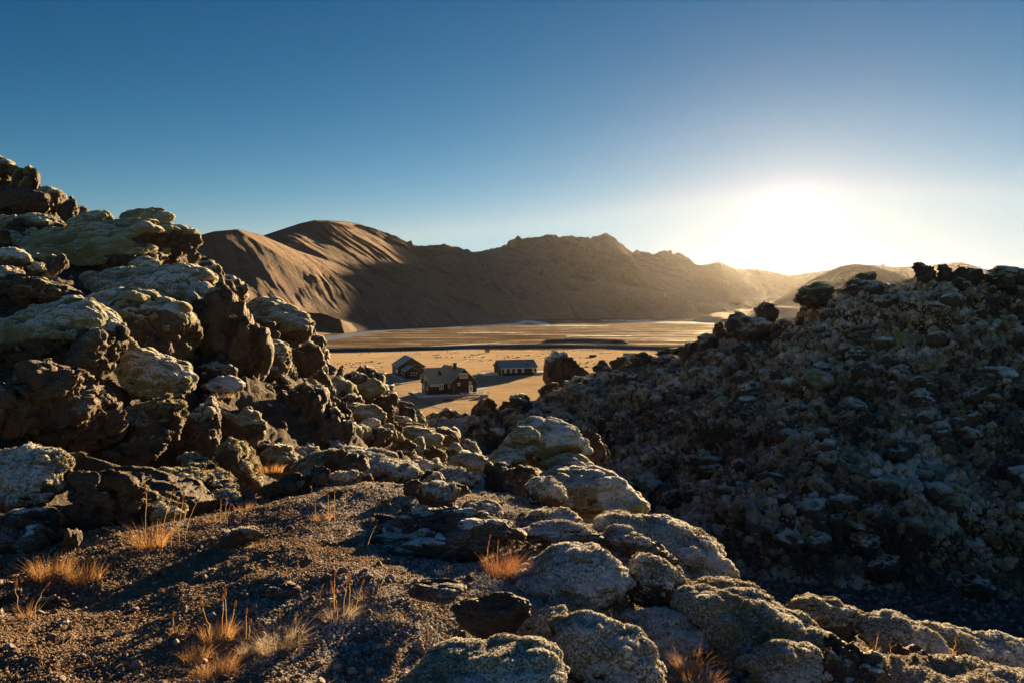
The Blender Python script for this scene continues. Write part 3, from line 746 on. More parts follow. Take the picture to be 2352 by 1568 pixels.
# ------------------------------------------------------------------ boulder meshes
def shape_boulder(b, seed):
    o = np.array(b['o']); Y = b['Y']
    wd = (o[:, 0].max() - o[:, 0].min()); ht = (o[:, 1].max() - o[:, 1].min())
    c = np.array([o[:, 0].mean() * .5 + (o[:, 0].max() + o[:, 0].min()) * .25, o[:, 1].mean() * .5 + (o[:, 1].max() + o[:, 1].min()) * .25])
    # radial outline in metres
    ctr = at(c[0], c[1], Y)
    pts = np.array([at(p[0], p[1], Y) for p in o])
    dense = []
    for a, q in zip(pts, np.roll(pts, -1, 0)):
        for t in np.linspace(0, 1, 16, endpoint=False):
            dense.append(a + (q - a) * t)
    dense = np.array(dense)
    dx, dz = dense[:, 0] - ctr[0], dense[:, 2] - ctr[2]
    th = np.arctan2(dz, dx); rad = np.hypot(dx, dz)
    bins = np.linspace(-np.pi, np.pi, 181)
    k = np.clip(np.digitize(th, bins) - 1, 0, 179)
    prof = np.full(180, np.nan)
    for q in range(180):
        if (k == q).any(): prof[q] = rad[k == q].max()
    idx = np.arange(180); ok = ~np.isnan(prof)
    prof = np.interp(np.arange(-180, 360), np.concatenate([idx[ok] - 180, idx[ok], idx[ok] + 180]), np.tile(prof[ok], 3))[180:360]
    prof = np.convolve(np.tile(prof, 3), np.ones(5) / 5, 'same')[180:360]
    size = .5 * (wd + ht) / F * Y * .5          # mean half extent
    T = b['thick'] or size * (.72 + .25 * random.random())
    mx = max(wd, ht)
    sub = b['sub'] or (7 if mx > 330 else 6 if mx > 130 else 5 if mx > 34 else 4)
    D, Fc = ico(sub)
    t2 = np.arctan2(D[:, 2], D[:, 0])
    rr = np.interp((t2 + np.pi) / (2 * np.pi) * 180 - .5, np.arange(-1, 181), np.concatenate([[prof[-1]], prof, [prof[0]]]))
    s = np.hypot(D[:, 0], D[:, 2])
    e = .42 if b['rough'] < .7 else .78
    ip = rr * s ** e
    P = np.stack([np.cos(t2) * ip, np.sign(D[:, 1]) * np.abs(D[:, 1]) ** (.85 if b['rough'] >= .7 else .5) * T, np.sin(t2) * ip], 1)
    # the outline stays where it is; upper parts lean away from the camera
    P[:, 1] += b['lean'] * P[:, 2] * (T / (ht / F * Y * .5 + 1e-6)) ** .5
    rgh = b['rough']
    off = np.array([seed * 3.7, seed * 1.3, seed * 7.1])
    q = P / size
    n = vnormals(P, Fc)
    # broken faces: clip against a few random planes (soft), then lumps
    rs = np.random.RandomState(seed)
    bare = b['moss'] > .45
    for _ in range(14 if bare else 7):
        v = rs.normal(size=3); v[1] *= 1.3; v /= np.linalg.norm(v)
        h = q @ v
        lim = np.quantile(h, (.70 if bare else .84) + .14 * rs.rand())
        ex = np.maximum(0, h - lim)
        q = q - (ex * (.9 if bare else .75))[:, None] * v
    P = q * size
    low = fbm(q * 1.5 + off, 4, 3, .5)
    P = P + n * (low * (.20 if bare else .15) * min(rgh, 1.3) * size)[:, None]
    n = vnormals(P, Fc)
    W = P + off
    nz = n[:, 2]
    # moss mask
    ns = fbm(q * 1.7 + off, 3, 11, .55)
    mk = sstep(b['moss'] - .16, b['moss'] + .16, nz + .38 * ns - .02) if b['moss'] < 1.25 else np.zeros(len(P))
    # rock relief
    fine = min(1.0, size / .5)
    rock = (fbm(q * 2.6 + off, 4, 21, .55, ridged=True) * .075 * size + fbm(q * 6.0 + off, 4, 23, .65) * .055 * size) * rgh
    f, r_ = worley(q * 3.2 + off, 29)
    rock = rock - .055 * rgh * size * np.clip(.42 - f, 0, 1)
    # moss cushions
    cs = max(.12, min(.60, size * .34))
    f1, r1 = worley(W / cs, 41)
    f2, r2 = worley(W / (cs * .42), 43)
    cush = cs * (.42 * (1 - np.minimum(1, f1) ** 2) * (.25 + 1.2 * r1) + .17 * (1 - np.minimum(1, f2) ** 2) * (.4 + r2)) + .02 * size * fbm(q * 3 + off, 2, 45)
    P = P + n * ((1 - mk) * rock + mk * (cush * .8 + .02 * size))[:, None]
    # keep the finished rock at its true size: the relief must not swell it beyond its outline
    for _ in range(2):
        Q = P + ctr - np.array([0, 0, CAM_Z])
        u, v = Q[:, 0] / Q[:, 1], Q[:, 2] / Q[:, 1]
        lo = np.array([np.quantile(u, .004), np.quantile(v, .004)]); hi = np.array([np.quantile(u, .996), np.quantile(v, .996)])
        e0, e1 = (dense[:, 0] / Y), ((dense[:, 2] - CAM_Z) / Y)
        tl, th_ = np.array([e0.min(), e1.min()]), np.array([e0.max(), e1.max()])
        sc = (th_ - tl) / (hi - lo)
        mid = (tl + th_) / 2 - (hi + lo) / 2
        P[:, 0] *= sc[0]; P[:, 2] *= sc[1]; P[:, 1] *= (sc[0] * sc[1]) ** .5
        Q = P + ctr - np.array([0, 0, CAM_Z]); u, v = Q[:, 0] / Q[:, 1], Q[:, 2] / Q[:, 1]
        P[:, 0] += ((tl + th_)[0] / 2 - (np.quantile(u, .004) + np.quantile(u, .996)) / 2) * Y
        P[:, 2] += ((tl + th_)[1] / 2 - (np.quantile(v, .004) + np.quantile(v, .996)) / 2) * Y
    return ctr, P, Fc, mk


def boulder_objects(b, seed):
    ctr, P, Fc, mk = shape_boulder(b, seed)
    mat = M['lava_frost'] if b['mat'] == 'frost' else (M['lava_far'] if b['Y'] > 14 else M['lava'])
    vary = float(np.random.RandomState(seed + 900).uniform(-.22, .14))
    fm = mk[Fc].mean(1)
    share = (fm > .5).mean()
    if .08 < share < .92:
        root = bpy.data.objects.new(b['name'], None); COL.objects.link(root)
        root.empty_display_size = .1
        root.location = ctr
        N = vnormals(P, Fc)
        for nm, sel in (('bare_rock', fm <= .5), ('moss_cover', fm > .5)):
            ff = Fc[sel]
            used, inv = np.unique(ff, return_inverse=True)
            me = mesh_np(nm, P[used], inv.reshape(-1, 3), mat, dict(moss=mk[used], vary=np.full(len(used), vary)))
            me.normals_split_custom_set_from_vertices([tuple(v) for v in N[used]])
            link(nm, me, root)
        tag(root, b['label'], b['cat'], b.get('group'))
    else:
        me = mesh_np(b['name'], P, Fc, mat, dict(moss=mk, vary=np.full(len(P), vary)))
        root = link(b['name'], me, None, ctr)
        tag(root, b['label'], b['cat'], b.get('group'))
    if b['Y'] < 9.0 and b['moss'] < .85:
        boulder_tufts(root, ctr, P, Fc, mk, b, seed)
    return root
# ------------------------------------------------------------------ materials used by the land
M = {}
M['lava'] = lava_material('lava_and_moss', 1.0, frost=.7)
M['lava_far'] = lava_material('lava_and_moss_far', .55, frost=.75, green=1.0)
M['lava_frost'] = lava_material('lava_and_frosted_moss', 1.25, frost=1.0, green=.95)


def terrain_material():
    t = NT('lava_ground')
    dirt, path, moss = t.attr('dirt'), t.attr('path'), t.attr('moss')
    big = t.noise(.35, 4, .6); mid = t.noise(2.4, 5, .65); fine = t.noise(22, 5, .75); vf = t.noise(70, 3, .7)
    rc = t.mix(t.ramp(mid, .3, .72), (0.045, 0.031, 0.021), (0.150, 0.102, 0.065))
    mc = t.mix(t.ramp(big, .35, .65), (0.300, 0.220, 0.090), (0.430, 0.345, 0.170))
    mc = t.mix(t.ramp(t.noise(5.5, 4, .6), .35, .7), t.mix(.5, mc, (.03, .024, .012)), mc)
    up = t.up()
    fr = t.math('ADD', t.math('MULTIPLY', up, .45), t.math('ADD', t.math('MULTIPLY', t.ramp(mid, .32, .68), .5), t.math('MULTIPLY', t.ramp(fine, .32, .68), .5)))
    mc = t.mix(t.math('MULTIPLY', t.ramp(fr, .70, 1.08), .85), mc, (0.64, 0.60, 0.54))
    mm = t.ramp(t.math('ADD', moss, t.math('MULTIPLY', t.math('SUBTRACT', fine, .5), .8)), .4, .6)
    col = t.mix(mm, rc, mc)
    # gravel: dark cinders, rusty moss crumbs, drifts of frost
    gv = t.voro(48); gcol = t.voro(48, out='Color')
    gb = t.n('ShaderNodeSeparateColor', {'Color': gcol}).outputs[0]
    gc = t.mix(gb, (0.022, 0.017, 0.013), (0.115, 0.078, 0.045))
    gc = t.mix(t.math('MULTIPLY', t.ramp(t.noise(1.3, 5, .65), .45, .65), .7), gc, (0.125, 0.080, 0.030))
    ff = t.math('MULTIPLY', t.ramp(t.math('ADD', t.noise(.75, 5, .6), t.math('MULTIPLY', t.math('SUBTRACT', fine, .5), .9)), .56, .74), .55)
    gc = t.mix(ff, gc, (0.34, 0.37, 0.40))
    col = t.mix(dirt, col, gc)
    pc = t.mix(t.voro(9, out='Distance'), (0.09, 0.072, 0.058), (0.20, 0.165, 0.13))
    col = t.mix(path, col, pc)
    hh = t.math('ADD', t.math('MULTIPLY', fine, .6), t.math('MULTIPLY', t.math('SUBTRACT', 1.0, gv), .5))
    lumps = t.math('ADD', t.math('MULTIPLY', t.math('SUBTRACT', 1.0, t.voro(2.6, vec=t.n('ShaderNodeVectorMath', {0: t.tc.outputs['Object'], 1: t.n('ShaderNodeVectorMath', {0: t.noise(1.7, 3, out='Color'), 1: (.8, .8, .8)}, operation='MULTIPLY').outputs[0]}, operation='ADD').outputs[0])), .6), t.noise(4.5, 6, .7))
    n0 = t.bump(t.math('MULTIPLY', lumps, t.math('SUBTRACT', 1.0, t.math('MAXIMUM', dirt, path))), .30, 1.0)
    n1 = t.bump(hh, .05, .9, n0)
    return t.done(t.bsdf(Base_Color=col, Roughness=.92, Normal=n1, Sheen_Weight=t.math('MULTIPLY', mm, .7), Sheen_Roughness=.4))


M['terrain'] = terrain_material()


def mountain_material(name, c0, c1, c2, streak=(0, 0, 0), snow=0.0):
    t = NT(name)
    v = t.map((.02, .02, .004))
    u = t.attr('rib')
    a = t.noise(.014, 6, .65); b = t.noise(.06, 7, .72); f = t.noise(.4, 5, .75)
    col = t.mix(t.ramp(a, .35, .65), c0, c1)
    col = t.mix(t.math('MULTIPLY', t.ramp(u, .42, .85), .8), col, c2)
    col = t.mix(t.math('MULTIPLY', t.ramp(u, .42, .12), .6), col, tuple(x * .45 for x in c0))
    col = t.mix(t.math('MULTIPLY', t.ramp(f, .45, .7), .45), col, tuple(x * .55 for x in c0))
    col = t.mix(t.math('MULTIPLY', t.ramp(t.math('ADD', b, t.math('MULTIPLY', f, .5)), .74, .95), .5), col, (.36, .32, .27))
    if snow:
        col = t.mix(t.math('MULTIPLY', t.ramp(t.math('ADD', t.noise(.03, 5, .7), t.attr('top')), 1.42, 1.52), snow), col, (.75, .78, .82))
    hh = t.math('ADD', t.math('MULTIPLY', b, 1.0), t.math('MULTIPLY', f, .35))
    return t.done(t.bsdf(Base_Color=col, Roughness=.95, Normal=t.bump(hh, 9.0, .9)))


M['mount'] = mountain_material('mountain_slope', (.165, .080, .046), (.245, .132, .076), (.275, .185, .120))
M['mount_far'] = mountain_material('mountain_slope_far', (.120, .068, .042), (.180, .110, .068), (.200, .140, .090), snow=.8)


def loft_mountain(label, rows, mat, nu=220, nv=90, amp=9.0, ribs=70.0, back=600, seed=1, conc=1.0, crag=0.0, foot_rise=0.0):
    """rows: (ridge px, ridge py, ridge distance, foot px, foot py); ribs run from the ridge to the foot"""
    A = np.array(rows, float)
    u0 = np.linspace(0, 1, len(A))
    us = np.linspace(0, 1, nu)
    cub = [np.interp(us, u0, A[:, k]) for k in range(5)]
    ker = np.ones(5) / 5
    for k in range(5):
        if k in (2, 3, 4):
            p = np.pad(cub[k], 2, mode='edge'); cub[k] = np.convolve(p, ker, 'valid')
    top = np.array([at(cub[0][i], cub[1][i], cub[2][i]) for i in range(nu)])
    foot = np.array([ground(cub[3][i], cub[4][i]) for i in range(nu)])
    vs = np.linspace(0, 1, nv)
    V = np.zeros((nv + 14, nu, 3)); rib = np.zeros((nv + 14, nu)); tp = np.zeros((nv + 14, nu))
    along = np.concatenate([[0], np.cumsum(np.linalg.norm(np.diff(top, axis=0), axis=1))])
    fal = np.concatenate([[0], np.cumsum(np.linalg.norm(np.diff(foot, axis=0), axis=1))])
    for j, v in enumerate(vs):
        P = top * (1 - v) + foot * v
        prof = (1 - v) ** conc
        P[:, 2] = top[:, 2] * prof - 1.5 * v
        s = (along * (1 - v) + fal * v)
        q = np.stack([s / ribs, np.full(nu, v * 1.4), np.full(nu, seed * 5.0)], 1)
        warp = fbm(np.stack([s / 300, np.full(nu, v * 2.6), np.full(nu, seed)], 1), 4, 3) * 1.1
        q[:, 0] += warp
        n = fbm(q, 2, seed, .55, ridged=True) * .6 + fbm(q * np.array([3.1, 1.2, 1]), 3, seed + 5, .6, ridged=True) * .35
        env = min(1, v / .10) * (1 - .25 * v) * min(1.0, (1 - v) / .06 + .15)
        hscale = np.clip(top[:, 2] / 120, .1, 1.2)
        n = n * (.25 + 1.3 * sstep(-.25, .35, fbm(np.stack([s / (ribs * 5), np.full(nu, v * 2.2), np.full(nu, seed * 3.0)], 1), 3, seed + 31)))
        d = n * amp * env * hscale
        P[:, 2] += d
        P[:, 1] -= d * .5
        P[:, 2] += fbm(P * .012, 3, seed + 9) * 5.0 * env * hscale
        if crag:
            e2 = math.exp(-v * 9)
            P[:, 2] += np.maximum(0, fbm(np.stack([s / 28, np.full(nu, v * 6), np.zeros(nu)], 1), 4, seed + 13)) * crag * e2
        fs = fbm(np.stack([s / (ribs * .16), np.full(nu, v * 3.0), np.full(nu, seed * 2.0)], 1), 3, seed + 21, .6)
        V[j] = P; rib[j] = n * .35 + .5 + fs * .45; tp[j] = 1 - v
    for j in range(14):
        v = (j + 1) / 14
        P = top.copy(); P[:, 1] += back * v; P[:, 0] += back * v * .1; P[:, 2] = top[:, 2] * (1 - v) ** 1.3 - 1.5 * v
        V[nv + j] = P; rib[nv + j] = .5; tp[nv + j] = 0
    order = list(range(nv + 13, nv - 1, -1)) + list(range(nv))
    V = V[order]; rib = rib[order]; tp = tp[order]
    nr = nv + 14
    i = (np.arange(nr - 1)[:, None] * nu + np.arange(nu - 1)[None]).ravel()
    Fc = np.stack([i, i + nu, i + nu + 1, i + 1], 1)
    me = mesh_np('mountain', V.reshape(-1, 3), Fc, mat, dict(rib=rib.ravel(), top=tp.ravel()))
    o = link('mountain', me)
    tag(o, label, kind='structure')
    return o


def build_mountains():
    loft_mountain('brown shoulder of the left mountain with gullies running to the river',
        [(180, 660, 560, 560, 800), (300, 600, 600, 640, 782), (390, 565, 630, 760, 768), (440, 546, 650, 810, 763), (490, 532, 670, 870, 757.5), (545, 527, 700, 930, 753), (600, 540, 760, 990, 750),
         (680, 575, 830, 1050, 747.5), (780, 608, 900, 1100, 745), (860, 638, 960, 1130, 743), (950, 672, 1020, 1155, 741.5), (1060, 705, 1090, 1175, 740), (1150, 728, 1110, 1188, 739), (1195, 738, 1125, 1198, 738.5)],
        M['mount'], nu=600, nv=110, amp=1.6, ribs=17, back=300, seed=3, conc=1.05)
    loft_mountain('highest brown mountain behind the left shoulder',
        [(480, 600, 740, 940, 751), (560, 560, 800, 1020, 746.5), (605, 541, 840, 1060, 744), (690, 513, 950, 1100, 741), (722, 506, 1000, 1120, 739.8), (760, 507, 1065, 1140, 738.8), (790, 509, 1130, 1155, 738), (825, 514, 1200, 1168, 737.4),
         (860, 527, 1270, 1180, 737), (900, 545, 1340, 1190, 736.6), (940, 563, 1400, 1198, 736.3), (1000, 597, 1450, 1205, 736), (1060, 640, 1450, 1210, 736), (1130, 690, 1380, 1214, 736.2), (1205, 736, 1260, 1218, 736.5)],
        M['mount'], nu=520, nv=100, amp=4.5, ribs=34, back=500, seed=8, conc=1.0)
    loft_mountain('jagged dark mountain above the far river bank',
        [(900, 590, 2538, 1100, 738), (935, 562, 2566, 1150, 737), (955, 565, 2604, 1165, 736.5), (985, 565, 2616, 1180, 736), (1020, 562, 2645, 1200, 736), (1050, 568, 2672, 1225, 735.5), (1080, 581, 2714, 1240, 735), (1112, 576, 2743, 1262, 735), (1150, 568, 2789, 1285, 734),
         (1180, 556, 2832, 1305, 734), (1210, 548, 2875, 1325, 733.5), (1232, 547, 2892, 1345, 733), (1250, 542, 2908, 1360, 733), (1268, 550, 2916, 1372, 733), (1290, 553, 2925, 1385, 733), (1305, 548, 2932, 1395, 733), (1322, 551, 2939, 1410, 733),
         (1338, 552, 2954, 1425, 733), (1346, 545, 2958, 1432, 733), (1352, 551, 2960, 1440, 733), (1370, 543, 2976, 1455, 733), (1388, 538, 2984, 1470, 733), (1402, 545, 2990, 1485, 733), (1420, 560, 2998, 1500, 733), (1450, 584, 3043, 1520, 733),
         (1470, 584, 3067, 1535, 733), (1500, 588, 3112, 1555, 732.5), (1530, 592, 3174, 1580, 732.5), (1565, 600, 3254, 1610, 732), (1600, 616, 3351, 1650, 732), (1660, 650, 3412, 1690, 731.5), (1720, 690, 3441, 1730, 731), (1770, 728, 3382, 1770, 731)],
        M['mount'], nu=520, nv=110, amp=24, ribs=120, back=600, seed=14, conc=1.05, crag=14)
    loft_mountain('rounded brown peak left of the sun',
        [(1500, 640, 3500, 1520, 726), (1560, 622, 3550, 1600, 725.5), (1600, 612, 3600, 1660, 725), (1650, 601, 3600, 1700, 724.5), (1690, 617, 3600, 1740, 724), (1730, 637, 3600, 1765, 724), (1770, 662, 3550, 1800, 724), (1830, 700, 3400, 1840, 724), (1880, 720, 3300, 1880, 724)],
        M['mount_far'], nu=200, nv=60, amp=18, ribs=140, back=500, seed=21)
    loft_mountain('pale far mountain right under the sun',
        [(1600, 650, 4000, 1620, 719), (1690, 620, 4100, 1700, 719), (1740, 617, 4200, 1740, 718.5), (1790, 627, 4200, 1790, 718.5), (1815, 632, 4200, 1815, 718.5), (1860, 626, 4300, 1860, 718.5), (1920, 618, 4300, 1920, 718.5), (2000, 612, 4400, 2000, 718), (2060, 618, 4400, 2060, 718), (2160, 606, 4400, 2150, 718),
         (2205, 602, 4400, 2200, 718), (2240, 611, 4400, 2240, 718), (2300, 632, 4400, 2300, 718), (2400, 660, 4300, 2400, 718)],
        M['mount_far'], nu=220, nv=40, amp=24, ribs=220, back=500, seed=27)
    loft_mountain('smooth dome-shaped hill behind the right ridge',
        [(1700, 724, 1500, 1690, 733), (1760, 704, 1520, 1730, 732), (1830, 662, 1600, 1790, 731), (1890, 628, 1680, 1850, 730), (1930, 612, 1700, 1900, 730), (1965, 606, 1720, 1940, 730), (2000, 610, 1720, 1980, 730), (2050, 624, 1720, 2040, 730), (2110, 648, 1720, 2110, 730), (2200, 690, 1700, 2200, 730), (2400, 720, 1700, 2400, 730)],
        M['mount'], nu=240, nv=70, amp=6, ribs=130, back=500, seed=33, conc=.85)
    loft_mountain('two low brown mounds at the far river bank',
        [(1594, 734, 1130, 1592, 738), (1615, 726, 1140, 1612, 740.5), (1635, 720, 1160, 1640, 742), (1655, 717, 1170, 1660, 743), (1675, 719, 1150, 1680, 743.5), (1700, 716, 1140, 1700, 744), (1760, 705, 1140, 1760, 744), (1820, 704, 1140, 1820, 744), (1900, 720, 1140, 1900, 744)],
        M['mount'], nu=140, nv=30, amp=1.5, ribs=60, back=160, seed=39, conc=.7)


def plain_material():
    t = NT('river_plain')
    P = t.tc.outputs['Object']
    sx = t.n('ShaderNodeSeparateXYZ', {'Vector': P})
    y = sx.outputs['Y']
    n1 = t.noise(.03, 5, .6); n2 = t.noise(.22, 5, .65); n3 = t.noise(1.6, 4, .7)
    st = t.noise(1.0, 6, .68, vec=t.map((.012, .055, .03), (0, 0, .06)))
    st2 = t.noise(1.0, 5, .62, vec=t.map((.05, .30, .03), (0, 0, -.05)))
    grass = t.mix(t.ramp(n2, .3, .7), (.300, .200, .115), (.400, .285, .180))
    grass = t.mix(t.math('MULTIPLY', t.ramp(n1, .45, .62), .55), grass, (.135, .083, .044))
    grass = t.mix(t.math('MULTIPLY', t.ramp(st2, .50, .66), .5), grass, (.11, .072, .044))
    grass = t.mix(t.math('MULTIPLY', t.ramp(n3, .42, .7), .45), grass, (.125, .078, .042))
    st3 = t.noise(1.0, 5, .7, vec=t.map((.006, .035, .03), (0, 0, .03)))
    sand = t.mix(t.ramp(st, .36, .64), (.085, .057, .037), (.200, .136, .088))
    sand = t.mix(t.math('MULTIPLY', t.ramp(st2, .48, .58), .7), sand, (.062, .042, .029))
    wet = t.ramp(t.math('ADD', t.math('MULTIPLY', t.math('ADD', st, st3), .5), t.math('MULTIPLY', t.math('SUBTRACT', st2, .5), .7)), .54, .60)
    sand = t.mix(wet, sand, (.32, .25, .18))
    far = t.ramp(t.math('ADD', y, t.math('MULTIPLY', t.math('SUBTRACT', n1, .5), 40)), 376, 384)
    col = t.mix(far, grass, sand)
    rough = t.math('SUBTRACT', .95, t.math('MULTIPLY', t.math('MULTIPLY', wet, far), .38))
    hh = t.math('ADD', t.math('MULTIPLY', n3, .5), t.math('MULTIPLY', n2, .8))
    nb = t.bump(hh, .35, .8)
    return t.done(t.bsdf(Base_Color=col, Roughness=rough, Normal=nb, Specular_IOR_Level=t.math('MULTIPLY', t.math('MULTIPLY', wet, far), .5), Sheen_Weight=t.math('SUBTRACT', .18, t.math('MULTIPLY', far, .16)), Sheen_Roughness=.5, Sheen_Tint=(1.0, .80, .58)))


M['plain'] = plain_material()
M['water'] = (lambda t: t.done(t.bsdf(Base_Color=(.25, .34, .42), Roughness=.35, Normal=t.bump(t.noise(.6, 3, .6), .05, .4))))(NT('river_water'))
M['levee'] = simple('levee_gravel', (.11, .082, .06), .95, .3, .5, bump=.3)
M['bank'] = simple('bank_soil', (.115, .072, .045), .95, .35, .15, bump=1.5)
M['ice'] = simple('thin_ice', (.55, .58, .62), .55, .15, .6)


def ribbon(name, pts, mat, z, label, kind='structure'):
    """flat sheet between a far and a near line of picture pixels on the plain"""
    V, Fc = [], []
    A = np.array(pts, float)
    t = np.linspace(0, len(A) - 1, len(A) * 8)
    c = [np.interp(t, np.arange(len(A)), A[:, k]) for k in range(3)]
    rs = np.random.RandomState(len(A) + int(A[0, 0]))
    for i in range(len(t)):
        j = rs.uniform(-.35, .35, 2)
        V.append(ground(c[0][i], c[1][i] + j[0], z)); V.append(ground(c[0][i], c[2][i] + j[1], z))
    for i in range(len(t) - 1):
        Fc.append((2 * i, 2 * i + 1, 2 * i + 3, 2 * i + 2))
    o = link(name, mesh_np(name, np.array(V), np.array(Fc), mat, smooth=False))
    return tag(o, label, kind=kind)


def build_plain():
    n = 60
    V = np.array([(-3700, -40, 0), (3700, -40, 0), (3700, 4900, 0), (-3700, 4900, 0)], float)
    o = link('river_plain', mesh_np('river_plain', V, np.array([[0, 1, 2, 3]]), M['plain'], smooth=False))
    tag(o, 'yellow meadow and streaked brown river flats', kind='structure')
    ribbon('river', [(640, 776, 795), (720, 776, 786), (760, 772.5, 781), (800, 766, 775), (850, 760, 766), (900, 757.5, 760), (960, 754.5, 756.5), (1040, 750.5, 752.2), (1120, 746, 748), (1180, 741.5, 745.5), (1210, 737.5, 743)], M['water'], .05, 'pale blue river arm along the foot of the left mountain')
    ribbon('river', [(1196, 736.5, 739.5), (1225, 736.8, 743.5), (1245, 739.5, 746.5), (1262, 743.5, 748)], M['water'], .06, 'short bright river bend in the middle distance')
    for a, lab in (([(1380, 735.5, 736.5), (1430, 735, 737.2), (1500, 735.6, 736.6)], 'thin sheet of water far out on the flats'),
                   ([(1440, 738, 739), (1520, 738, 742), (1600, 739.5, 743.5), (1680, 742, 744.5)], 'gleaming wet strip in front of the low mounds'),
                   ([(905, 800, 801), (990, 794.5, 797.5), (1080, 789, 791.5), (1150, 787, 788)], 'pale frozen strip beyond the levee, nearest the huts'),
                   ([(1240, 748, 749), (1330, 747, 748.6), (1400, 748.5, 749)], 'narrow frozen channel on the middle flats'),
                   ([(1300, 772, 773), (1370, 770, 772), (1450, 771, 772)], 'narrow frozen channel behind the levee'),
                   ([(1050, 765, 766), (1120, 763, 764.6), (1200, 764, 764.6)], 'thin pale channel left on the flats')):
        ribbon('river_channel', a, M['ice'] if 'froz' in lab or 'pale' in lab else M['water'], .05, lab)
    ribbon('track', [(1000, 862, 866), (1030, 846, 849), (1062, 830, 832.5), (1090, 819, 821), (1112, 812.5, 814)], simple('track_dirt', (.42, .30, .19), .95, .2, .8, bump=.1), .03, 'pale dirt track running from the houses to the levee')
    ribbon('track', [(880, 893, 897), (905, 898, 903), (940, 905, 911), (975, 918, 925), (1010, 930, 938), (1050, 934, 942)], simple('footpath_dirt', (.24, .16, .10), .95, .2, .8, bump=.1), .03, 'curving footpath across the meadow below the black house')
    # levee: a long gravel bank
    def bank(name, pts, h, mat, label, w=6.0, top=1.5):
        C0 = [ground(a, b) for a, b in pts]
        ts = np.linspace(0, len(C0) - 1, 160)
        c = np.stack([np.interp(ts, np.arange(len(C0)), [p[k] for p in C0]) for k in range(2)], 1)
        d = np.gradient(c, axis=0); d /= np.linalg.norm(d, axis=1, keepdims=True); nn = np.stack([d[:, 1], -d[:, 0]], 1)
        V = []
        for i in range(160):
            e = min(1, i / 5, (159 - i) / 5)
            hh = h * (.9 + .2 * float(perlin(np.array([[i * .13, 3.3, h]]))[0])) * e
            for off, z in ((0, -.3), (w * .45, hh * .55), (w * .8, hh), (w * .8 + top, hh * .98), (w * 1.7 + top, -.3)):
                V.append((c[i, 0] - nn[i, 0] * off, c[i, 1] - nn[i, 1] * off, z))
        i = (np.arange(159)[:, None] * 5 + np.arange(4)[None]).ravel()
        o = link(name, mesh_np(name, np.array(V), np.stack([i, i + 5, i + 6, i + 1], 1), mat, smooth=False))
        return tag(o, label, kind='structure')
    bank('levee', [(560, 812), (735, 808.5), (860, 806.5), (980, 803.5), (1100, 799.5), (1200, 798), (1300, 797.5), (1400, 799), (1480, 802), (1560, 804.5), (1700, 806)], 1.9, M['levee'], 'long dark gravel levee between meadow and river flats')
    bank('levee', [(1262, 788), (1300, 786.5), (1340, 786), (1380, 787.5), (1420, 790)], 2.6, M['levee'], 'short spur of the dark levee')
    # cut bank at the foot of the left mountain
    pts = [(560, 770), (640, 768), (700, 766.5), (750, 766), (790, 765.5), (808, 764)]
    tops = [(560, 726), (640, 722), (700, 718), (740, 720), (782, 735), (812, 762)]
    a = np.array([ground(*p) for p in pts]); b = np.array([at(t[0], t[1], ground(*p)[1] + 7) for t, p in zip(tops, pts)])
    ts = np.linspace(0, 5, 60)
    I = lambda A: np.stack([np.interp(ts, np.arange(6), A[:, k]) for k in range(3)], 1)
    a, b = I(a), I(b)
    rows = []
    for k, v in enumerate(np.linspace(0, 1, 14)):
        P = a * (1 - v) + b * v
        P[:, 1] += (v ** .6 - v) * -1.0 + fbm(P * np.array([.09, .09, .02]), 4, 5) * 2.0 * (1 if k else .3)
        rows.append(P)
    back = b.copy(); back[:, 1] += 40; back[:, 2] -= 4
    rows.append(back)
    V = np.concatenate(rows); nu = 60; nr = 15
    i = (np.arange(nr - 1)[:, None] * nu + np.arange(nu - 1)[None]).ravel()
    o = link('river_bank', mesh_np('river_bank', V, np.stack([i, i + 1, i + nu + 1, i + nu], 1), M['bank']))
    tag(o, 'dark cut bank beside the river under the left mountain', kind='structure')


def build_haze():
    me = bpy.data.meshes.new('haze')
    mb = MB(); mb.box(-3800, 3800, -60, 5000, -2.5, 330)
    me.from_pydata(mb.V, [], mb.F)
    m = bpy.data.materials.new('haze_air'); m.use_nodes = True
    m.node_tree.nodes.clear()
    out = m.node_tree.nodes.new('ShaderNodeOutputMaterial')
    v = m.node_tree.nodes.new('ShaderNodeVolumePrincipled')
    v.inputs['Color'].default_value = (.95, .95, .97, 1)
    v.inputs['Density'].default_value = HAZE
    v.inputs['Anisotropy'].default_value = .77
    m.node_tree.links.new(v.outputs[0], out.inputs['Volume'])
    me.materials.append(m)
    o = link('haze', me)
    tag(o, 'thin morning haze over the valley', kind='stuff')


HAZE = 0.0000040
# ------------------------------------------------------------------ huts on the meadow
def board_material(name, col, pitch=.16):
    t = NT(name)
    sx = t.n('ShaderNodeSeparateXYZ', {'Vector': t.tc.outputs['Object']})
    s = t.math('ADD', sx.outputs['X'], sx.outputs['Y'])
    st = t.math('FRACT', t.math('DIVIDE', s, pitch))
    gap = t.ramp(st, .0, .12)
    c = t.mix(t.noise(2.5, 5, .65), tuple(x * .6 for x in col), tuple(x * 1.5 for x in col))
    c = t.mix(gap, tuple(x * .35 for x in col), c)
    return t.done(t.bsdf(Base_Color=c, Roughness=.75, Normal=t.bump(gap, .02, .8)))


